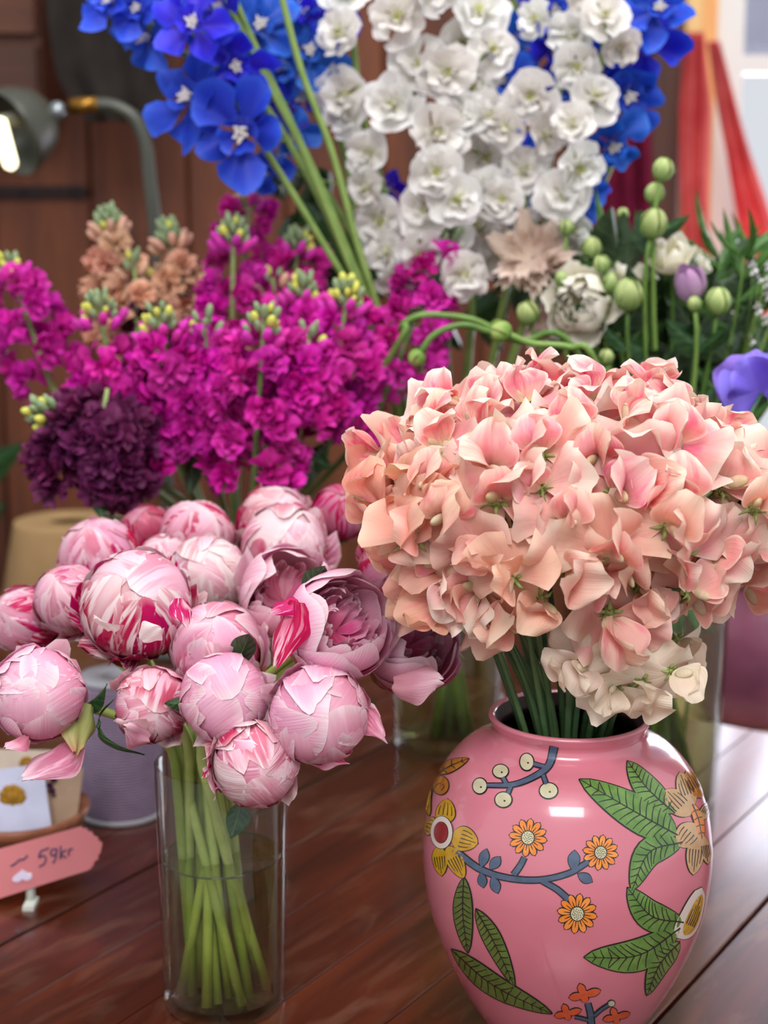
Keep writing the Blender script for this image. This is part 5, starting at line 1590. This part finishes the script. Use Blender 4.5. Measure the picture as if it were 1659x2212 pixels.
def col_fl(a, b, n, w, size, lean):
    out = []
    for i in range(n):
        t = i / (n - 1)
        s = (-1, 1, 0.1)[i % 3]
        u = a[0] + (b[0] - a[0]) * t + s * w * random.uniform(0.7, 1.1); v = a[1] + (b[1] - a[1]) * t + random.uniform(-12, 12)
        out.append((u, v, size * random.uniform(0.88, 1.1), lean + s * 0.55, 0.15 - 0.2 * t))
    return out
random.seed(41)
delph('leftmost white delphinium spike, edged with blush florets', False, [(752, -90), (775, 200), (830, 420), (880, 640)], 1.66,
      [(738, 70, 62, -0.6, 0.1), (745, -15, 66, -0.3, 0.2), (748, 205, 70, -0.75, 0.0), (752, 250, 60, -0.5, -0.2), (800, 330, 62, -0.4, -0.1), (795, 405, 60, -0.5, 0.0), (822, 475, 66, -0.3, 0.1), (838, 545, 62, -0.2, -0.2), (855, 600, 55, -0.1, -0.3)])
delph('broad white delphinium spike in the middle with the largest florets', False, [(870, -90), (880, 150), (930, 330), (960, 640)], 1.63,
      [(862, 35, 74, 0.1, 0.2), (935, -30, 66, 0.2, 0.2), (905, 140, 70, -0.1, 0.2), (965, 155, 66, 0.3, 0.1), (852, 228, 76, -0.1, 0.1), (940, 285, 84, 0.1, 0.1), (1005, 250, 62, 0.4, 0), (940, 372, 76, 0.0, 0.1), (920, 455, 76, -0.1, 0.0), (985, 430, 66, 0.3, 0), (960, 520, 70, 0.1, -0.1), (905, 545, 66, -0.2, -0.2), (1000, 590, 58, 0.2, -0.3)])
delph('white delphinium spike just left of the dark gap', False, [(1050, -90), (1040, 150), (1030, 330), (1020, 640)], 1.67,
      [(1035, 30, 70, 0.0, 0.2), (1000, 90, 62, -0.3, 0.1), (1060, 110, 60, 0.5, 0.0), (1020, 190, 60, 0.2, 0.1), (1050, 250, 62, 0.5, 0.0), (1045, 335, 66, 0.3, 0.1), (1050, 420, 64, 0.2, 0.0), (1030, 490, 60, 0.1, -0.1), (1070, 545, 56, 0.4, -0.2)])
delph('white delphinium spike right of the dark gap, with cupped florets', False, [(1262, -90), (1220, 150), (1150, 380), (1090, 640)], 1.65,
      [(1240, 80, 60, 0.0, 0.1), (1160, 40, 58, -0.5, 0.1), (1245, 140, 58, 0.1, 0.0), (1150, 205, 66, -0.1, 0.1), (1175, 290, 64, 0.1, 0.1), (1095, 275, 56, -0.5, 0.0), (1130, 370, 60, -0.1, 0.0), (1085, 430, 60, -0.3, 0.0), (1110, 500, 62, 0.1, -0.1), (1170, 480, 50, 0.3, -0.1)])
delph('rightmost white delphinium spike against the blue ones', False, [(1330, -90), (1300, 130), (1240, 370), (1150, 640)], 1.62,
      [(1305, 35, 60, 0.4, 0.1), (1265, -20, 60, 0.0, 0.2), (1335, 100, 52, 0.6, 0.0), (1280, 215, 72, 0.3, 0.1), (1235, 270, 60, 0.2, 0.0), (1245, 362, 78, 0.1, 0.1), (1215, 420, 60, 0.0, 0.0), (1235, 500, 58, 0.3, -0.1), (1240, 545, 52, 0.2, -0.2)])
delph('leftmost blue delphinium, arching out over the lamp', True, [(232, -80), (330, 60), (560, 240), (740, 470), (800, 640)], 1.66,
      [(245, 5, 66, -0.5, 0.2), (320, 82, 70, -0.5, -0.2), (300, 20, 56, -0.2, 0.3), (375, 0, 66, 0.0, 0.3)])
delph('blue delphinium with two big white-eyed florets lowest', True, [(395, -60), (466, 77), (540, 180), (625, 310), (700, 450), (790, 660)], 1.62,
      [(412, 212, 80, -0.25, 0.0), (525, 285, 86, 0.0, -0.05), (505, 140, 70, 0.1, 0.1), (420, 55, 76, -0.2, 0.1), (470, 100, 60, 0.0, 0.2), (480, 20, 70, -0.1, 0.2), (470, 210, 54, 0.3, -0.1)])
delph('blue delphinium close beside the leftmost white spike', True, [(660, -80), (692, 97), (748, 359), (800, 660)], 1.70,
      [(560, 60, 76, 0.0, 0.2), (650, 30, 80, 0.2, 0.1), (670, 115, 74, 0.2, 0.0), (600, 140, 64, 0.0, 0.0), (645, 215, 76, 0.1, 0.0), (585, 215, 56, -0.2, -0.1), (570, 370, 50, -0.2, -0.4), (700, 50, 60, 0.3, 0.1), (630, 290, 50, 0.1, -0.2)])
delph('blue delphinium glimpsed in the dark gap between white spikes', True, [(1120, -80), (1100, 150), (1080, 400), (1030, 640)], 1.76,
      [(1105, 110, 64, 0.2, 0.0), (1090, 175, 58, -0.1, 0.0), (1085, 245, 62, 0.0, 0.0), (1165, 10, 56, 0.3, 0.2), (1130, 340, 48, 0, 0), (1130, 470, 46, 0, -0.2), (840, 408, 30, 0, 0)])
delph('rightmost blue delphinium beside the magenta curtain', True, [(1440, -80), (1400, 100), (1330, 330), (1240, 520), (1150, 660)], 1.68,
      [(1420, 20, 72, 0.4, 0.2), (1345, 25, 66, 0.0, 0.1), (1390, 95, 74, 0.4, 0.0), (1300, 150, 60, 0.0, 0.0), (1355, 205, 66, 0.5, 0.0), (1285, 205, 50, 0.0, 0.0), (1322, 310, 64, 0.4, -0.3), (1250, 430, 50, 0.3, -0.2), (1270, 400, 44, 0.5, -0.2)])
delph('blue delphinium high behind the right white spikes', True, [(1240, -80), (1220, 150), (1180, 380), (1100, 640)], 1.75,
      [(1200, 20, 60, 0.1, 0.1), (1195, 110, 56, 0, 0), (1290, 90, 60, 0.2, 0.1), (1225, 190, 50, 0.1, 0), (1130, 330, 46, 0, 0), (1240, 560, 40, 0.2, -0.2)])
for lb, ln in (('bare delphinium stalk crossing below the blue florets, nearest the lamp', [(440, -60), (520, 60), (590, 200), (670, 360), (790, 660)]),
               ('bare delphinium stalk rising beside the leftmost white spike', [(600, -40), (650, 150), (717, 328), (770, 520), (815, 660)]),
               ('bare delphinium stalk in the middle of the blue florets', [(480, -60), (560, 120), (635, 277), (707, 435), (800, 660)]),
               ('side stalk of blue delphinium with a few small buds', [(330, -40), (440, 100), (579, 333), (640, 430), (780, 660)])):
    r_ = delph(lb, True, ln, 1.60, [])
# leaves low on the delphinium stalks
dr = [o for o in scene.objects if o.name.startswith('delphinium') and o.parent is None]
for (u0, v0), (u1, v1), yy in (((700, 500), (640, 430), 1.7), ((760, 620), (690, 470), 1.72), ((820, 640), (770, 480), 1.72), ((720, 560), (610, 520), 1.72), ((780, 660), (840, 560), 1.74), ((1180, 620), (1260, 560), 1.7), ((1000, 700), (1090, 640), 1.72), ((900, 700), (830, 620), 1.74), ((640, 460), (700, 380), 1.74), ((760, 700), (700, 610), 1.7)) + tuple(((u_, v_), (u_ + random.uniform(-60, 60), v_ - random.uniform(50, 110)), 1.78 + random.uniform(-0.05, 0.08)) for u_, v_ in [(random.uniform(590, 800), random.uniform(400, 680)) for _ in range(26)] + [(random.uniform(900, 1200), random.uniform(620, 760)) for _ in range(16)]):
    leaf_between(dr[(int(u0) // 7) % 3 + 5] if u0 < 900 else dr[3], at(u0, v0, yy), at(u1, v1, yy - 0.02), (0.2, -0.9, 0.3), M_skleaf)

# ================================================================== LISIANTHUS AND GREENERY AT THE RIGHT
M_lis = petal_mat('cream_lisianthus_petal', [(0.0, lin(216, 216, 140)), (0.35, lin(244, 238, 200)), (1.0, lin(252, 248, 232))], lin(250, 246, 236), lin(226, 216, 150), lin(250, 244, 234), 4.0, 0.25, 0.55, 0.0, 0.01, 0.08)
M_lbud = petal_mat('green_bud_petal', [(0.0, lin(84, 130, 40)), (0.5, lin(128, 168, 66)), (0.85, lin(190, 206, 120)), (1.0, lin(216, 222, 150))], lin(160, 190, 96), lin(120, 156, 60), lin(236, 236, 206), 3.0, 0.2, 0.5, 0.0, 0.01, 0.12)
M_lil = petal_mat('lilac_tulip_petal', [(0.0, lin(196, 180, 196)), (1.0, lin(186, 130, 186))], lin(196, 140, 192), lin(160, 90, 160), lin(230, 210, 230))
M_blush = petal_mat('blush_petal', [(0.0, lin(214, 190, 170)), (1.0, lin(232, 208, 192))], lin(236, 214, 200), lin(210, 170, 150), lin(240, 226, 216), 3.0, 0.25)
M_gstem = stem_mat('green_stem', lin(76, 112, 44), lin(122, 156, 74))
M_gleaf = leaf_mat('green_leaf', lin(46, 88, 38), lin(86, 132, 58), lin(136, 172, 100), 0.42, 0.2, 3.0)
M_gyp = plain('white_gypsophila', lin(238, 238, 236), 0.7, 0.3)
LS = {'out': [MB().grid(sphere_petal(700 + i, 1.75, 0.62, 0.10, 0.05, 0.25, 0, 0.2, 9, 9, crinkle=0.03)).mesh('lis_outer') for i in range(3)],
      'in': [MB().grid(sphere_petal(720 + i, 2.55, 0.55, 0.10, 0.08, 0.0, 0.02, 0.2, 9, 9, crinkle=0.05)).mesh('lis_inner') for i in range(3)]}
LSb = [MB().grid(sphere_petal(740 + i, 2.9, 0.66, 0.04, 0.02, 0, 0.05, 0.3, 7, 8)).mesh('lis_bud') for i in range(3)]
BL = [MB().grid(sphere_petal(760 + i, 1.9, 0.40, 0.30, 0.12, 0.45, 0, 0.3, 9, 11, crinkle=0.14)).mesh('blush_petal') for i in range(3)]
TU = [MB().grid(sphere_petal(780 + i, 2.6, 0.6, 0.02, 0.0, 0, 0.0, 0.5, 7, 9)).mesh('tulip_petal') for i in range(2)]
def green_stem(root, c, ax, rim, bot, r=0.0022, bend=None):
    path = stem_path(c, ax, rim, bot, 10, 0.06) if bend is None else crom([c] + bend + [rim, bot], 5)
    part('stem', MB().tube(path, r, r * 1.25, 7).mesh('green_stem'), M_gstem, root)
    return path
def stem_leaves(root, path, n, size, m=None):
    for k in range(n):
        i = 2 + int((len(path) * 0.45) * k / max(1, n))
        p = path[min(i, len(path) - 2)]
        d = Vector((random.uniform(-1, 1), random.uniform(-0.8, 0.2), random.uniform(0.3, 1.2))).normalized()
        leaf_between(root, p, p + d * size * random.uniform(0.7, 1.2), (random.uniform(-0.4, 0.4), -1, 0.5), m or M_gleaf)
def lis(kind, px, r_px, y, face, label, group, sx=1.0, leaves=2, stretch=1.0):
    c = at(*px, y)
    Rb = pxm(r_px, c)
    ax = Vector(face).normalized()
    rim, bot = rim_at(LX, LY2, LH, c, 0.050, 0.038, 0.12)
    root = thing('lisianthus' if kind != 'tulip' else 'tulip', label, 'lisianthus' if kind != 'tulip' else 'tulip', bot, group)
    Q = frame(c, ax, Vector((0.1, 0, 1)) if abs(ax.z) < 0.9 else Vector((0, 1, 0)))
    def ring(ms, m, n, s, tilt, nm='petal', colr=(0.2, 0.2, 0, 1)):
        o = random.uniform(0, 6.28)
        for k in range(n):
            part(nm, random.choice(ms), m, root, Q @ Matrix.Rotation(o + 2 * PI * k / n + random.uniform(-0.15, 0.15), 4, 'Z') @ Matrix.Rotation(tilt + random.uniform(-0.1, 0.1), 4, 'Y') @ Matrix.Diagonal((s * Rb, s * Rb, s * Rb * stretch, 1)), colr)
    if kind == 'open':
        ring(LS['in'], M_lis, 5, 0.36, -0.1); ring(LS['in'], M_lis, 6, 0.52, 0.0); ring(LS['in'], M_lis, 7, 0.70, 0.05); ring(LS['in'], M_lis, 6, 0.86, 0.15); ring(LS['out'], M_lis, 6, 1.0, 0.2)
    elif kind == 'half':
        ring(LS['in'], M_lis, 5, 0.75, 0.0); ring(LS['out'], M_lis, 5, 1.0, 0.0)
    elif kind == 'bud':
        ring(LSb, M_lbud, 4, 1.0, 0.0)
    elif kind == 'blush':
        ring(BL, M_blush, 6, 0.6, -0.1); ring(BL, M_blush, 6, 0.85, 0.15); ring(BL, M_blush, 6, 0.95, 0.5)
    elif kind == 'tulip':
        ring(TU, M_lil, 3, 0.9, 0.0); ring(TU, M_lil, 3, 1.0, 0.02)
    base = c - ax * Rb * stretch * 0.95
    if kind == 'bud':
        mb = MB()
        for k in range(5):
            a = 2 * PI * k / 5
            e = (Q.to_3x3() @ Vector((math.cos(a), math.sin(a), 0))).normalized()
            mb.tube([base, base + e * Rb * 0.8 + ax * Rb * 0.3, base + e * Rb * 1.15 + ax * Rb * 1.3], [0.0012, 0.0010, 0.0002], None, 5)
        part('sepals', mb.mesh('sepals'), M_gstem, root)
    path = green_stem(root, base, ax, rim, bot)
    stem_leaves(root, path, leaves, 0.05)
    return root
random.seed(51)
lis('open', (1252, 655), 74, 1.50, (-0.35, -0.9, 0.1), 'large cream double lisianthus facing left above the sweet peas', 'lisianthus flowers', stretch=1.0)
lis('half', (1362, 585), 46, 1.56, (0.2, -0.3, 0.9), 'flat cream lisianthus seen from the side above the green buds', 'lisianthus flowers', stretch=0.6)
lis('half', (1448, 548), 44, 1.52, (-0.2, -0.6, 0.8), 'cream lisianthus opening beside the lilac tulip', 'lisianthus flowers')
lis('half', (1500, 560), 34, 1.60, (0.4, -0.4, 0.8), 'small cream lisianthus behind the lilac tulip', 'lisianthus flowers')
lis('blush', (1145, 545), 70, 1.56, (-0.2, -0.8, 0.3), 'blush pink ruffled bloom below the white delphiniums', 'lisianthus flowers')
lis('blush', (1175, 700), 42, 1.60, (-0.4, -0.7, 0.3), 'dusky blush bloom half hidden left of the cream double one', 'lisianthus flowers')
lis('blush', (1275, 560), 40, 1.66, (0, -0.8, 0.4), 'greyish bloom tucked behind the green buds', 'lisianthus flowers')
lis('tulip', (1490, 610), 36, 1.48, (-0.3, -0.4, 0.9), 'lilac tulip-like bloom among the green buds', 'lisianthus flowers', stretch=1.3)
for px, r_, y_, lb in (((1433, 365), 23, 1.50, 'topmost green bud against the sunlit-coloured window post'), ((1414, 417), 21, 1.52, 'second green bud from the top of the same tall stalk'),
                      ((1412, 482), 30, 1.50, 'striped green bud with a cream tip below the two topmost buds'), ((1278, 535), 22, 1.54, 'green bud left of centre above the large cream double bloom'),
                      ((1224, 490), 16, 1.56, 'small round green bud beside the blush bloom'), ((1358, 636), 32, 1.48, 'wide yellow-green bud right of the large cream double bloom'),
                      ((1552, 650), 28, 1.47, 'yellow-green bud at the right, on a long bare stalk'), ((1140, 676), 24, 1.52, 'drooping green bud left of the large cream double bloom'),
                      ((1345, 462), 13, 1.58, 'tiny green bud between leaves under the magenta curtain'), ((1300, 570), 18, 1.50, 'dark green bud just above the large cream double bloom'),
                      ((1500, 655), 15, 1.46, 'tiny green bud below the lilac tulip'), ((1212, 600), 14, 1.5, 'tiny green bud touching the cream double bloom on its upper left'),
                      ((1310, 770), 16, 1.46, 'green bud just above the sweet peas'), ((1320, 610), 20, 1.5, 'pale green bud between the cream double bloom and the wide bud')):
    lis('bud', px, r_, y_, (random.uniform(-0.3, 0.3), -0.25, 1.0), lb, 'green lisianthus buds', leaves=2, stretch=1.15)
# curved scapes with closed buds reaching left over the sweet peas
def scape(label, pts_, y, bud_r, vs3=(LX, LY2, LH)):
    pp = [at(u, v, y) for u, v in pts_]
    rim, bot = rim_at(*vs3, pp[-1], 0.045, 0.03, 0.12)
    root = thing('curved_flower_stalk', label, 'flower stalk', bot, 'curved stalks over the sweet peas')
    path = crom(pp + [rim, bot], 6)
    part('stem', MB().tube(path, 0.0030, 0.0032, 8).mesh('scape'), M_gstem, root)
    d = (pp[0] - pp[1]).normalized()
    Q = frame(pp[0] + d * pxm(bud_r, pp[0]) * 0.7, d)
    for k in range(4):
        part('bud_petal', LSb[k % 3], M_lbud, root, Q @ Matrix.Rotation(k * PI / 2, 4, 'Z') @ Matrix.Scale(pxm(bud_r, pp[0]), 4), (0.3, 0.05, 0, 1))
scape('curved green stalk nodding left with a round bud at its end', [(908, 762), (940, 722), (1000, 702), (1060, 718), (1130, 738), (1240, 752)], 1.42, 19)
scape('upper curved green stalk ending in a pale bud above the sweet peas', [(1062, 708), (1020, 690), (960, 681), (905, 682), (868, 705), (850, 760)], 1.50, 24, (SX2, SY2, SH2))
scape('straight green stalk lying over the sweet peas with a split bud', [(1098, 722), (1150, 742), (1230, 750), (1290, 790)], 1.40, 24)
# gypsophila sprigs at the right edge
gy = thing('gypsophila', 'white gypsophila sprigs at the right edge beside the leaves', 'gypsophila', Vector((LX + 0.02, LY2, 0.02)))
g0 = Vector((LX + 0.04, LY2, LH))
tips = [(1640, 602), (1655, 640), (1650, 690), (1636, 668), (1600, 790), (1625, 580), (1656, 575), (1622, 735), (1652, 610)]
nodes_ = at(1600, 780, 1.50)
part('stem', MB().tube(stem_path(nodes_, Vector((0.3, 0, 1)), g0, Vector((LX + 0.02, LY2, 0.02))), 0.0014, 0.0018, 6).mesh('gyp_stem'), M_gstem, gy)
gm = rosette(77, [(5, 0.0048, 0.6, 0.3, 0.0006, 0), (5, 0.0040, 0.6, 0.8, 0.0006, 0.0006)], 'gyp_floret')
for u, v in tips:
    c = at(u, v, 1.50 + random.uniform(-0.02, 0.02))
    part('floret', gm, M_gyp, gy, frame(c, (random.uniform(-0.4, 0.4), -0.8, 0.4), None, random.uniform(0.7, 1.1)))
    part('twig', MB().tube([nodes_, nodes_.lerp(c, 0.6) + Vector((0.003, 0, 0)), c], 0.0006, 0.0004, 4).mesh('twig'), M_gstem, gy)
# leafy filler stalks that fill the dark green mass above the sweet peas
fi = 0
for k in range(15):
    u = 1290 + 28 * k + random.uniform(-14, 14)
    v = 640 - 90 * math.sin(k * 0.8) * random.uniform(0.3, 1) + (0 if u < 1560 else -60)
    y_ = 1.60 + random.uniform(-0.06, 0.10)
    c = at(u, v, y_)
    ax = Vector((random.uniform(-0.2, 0.5), -0.1, 1)).normalized()
    rim, bot = rim_at(LX, LY2, LH, c, 0.052, 0.04, 0.14)
    root = thing('leafy_stalk', 'dark green leafy stalk, %s from left in the foliage over the sweet peas' % (ORD[k] if k < len(ORD) else 'last'), 'leafy stalk', bot, 'leafy stalks in the tall glass vase')
    path = green_stem(root, c, ax, rim, bot, 0.0018)
    nl = 17
    for j in range(nl):
        i = int(len(path) * 0.55 * j / nl)
        p = path[min(i, len(path) - 3)]
        a = j * 2.4 + k
        d = Vector((math.cos(a) * 0.9, math.sin(a) * 0.5 - 0.15, random.uniform(0.3, 1.1))).normalized()
        leaf_between(root, p, p + d * random.uniform(0.045, 0.085), (random.uniform(-0.5, 0.5), -1, 0.6), M_gleaf, LM_thin + LM[:1])
# straight stems low in the tall vase, seen right of the pink vase
for k in range(9):
    u0 = 1385 + k * 22
    top = at(u0 + random.uniform(-20, 30), 1330, LY2 - 0.03 + 0.012 * (k % 4))
    rim = Vector((LX - 0.045 + 0.011 * k, LY2 - 0.03 + 0.012 * (k % 5), LH))
    bot = Vector((LX + 0.035 - 0.009 * k + random.uniform(-0.01, 0.01), LY2 - 0.025 + 0.014 * (k % 4), 0.012))
    up = rim + (rim - bot) * 0.35
    t_ = thing('green_stalk', 'long green stem in the tall glass vase, %s from left under the sweet peas' % ORD[k], 'green stalk', bot, 'bare stems in the tall glass vase')
    part('stem', MB().tube([up, rim, rim.lerp(bot, 0.5), bot], 0.0036, 0.0042, 8).mesh('vase_stem'), M_gstem, t_)
    leaf_between(t_, rim.lerp(bot, 0.2), rim.lerp(bot, 0.2) + Vector((0.02 * (-1) ** k, -0.01, -0.06)), (0, -1, 0.2), M_gleaf, LM_thin)
# dark foliage plant behind the kraft cone at the left edge
M_dleaf = leaf_mat('dark_leaf', lin(12, 20, 12), lin(22, 32, 20), lin(34, 46, 30), 0.5, 0.08, 3.0)
M_dpot = plain('dark_green_pot', lin(30, 38, 30), 0.5)
pp_ = Vector((-0.70, 2.30, 0))
pl = thing('foliage_plant', 'dark green leafy plant behind the paper cone at the left edge', 'plant', (pp_.x - 0.03, 2.30, 0))
part('pot', MB().lathe([(0.001, 0), (0.06, 0), (0.08, 0.13), (0.085, 0.14), (0.075, 0.14), (0.07, 0.12), (0.001, 0.12)], 32).mesh('plant_pot_body'), M_dpot, pl, Matrix.Translation((pp_.x - 0.03, 2.30, 0)))
for k in range(34):
    a = k * 2.4
    p0 = Vector((pp_.x - 0.03 + 0.04 * math.cos(a), 2.30 + 0.04 * math.sin(a), 0.12 + 0.009 * k))
    d = Vector((math.cos(a), math.sin(a) * 0.8, random.uniform(-0.1, 0.7))).normalized()
    leaf_between(pl, p0, p0 + d * random.uniform(0.10, 0.16), (0, -1, 0.4), M_dleaf)
part('stem', MB().tube([Vector((pp_.x - 0.03, 2.30, 0.1)), Vector((pp_.x - 0.03, 2.30, 0.44))], 0.006, 0.003, 7).mesh('plant_stem'), M_dstem, pl)
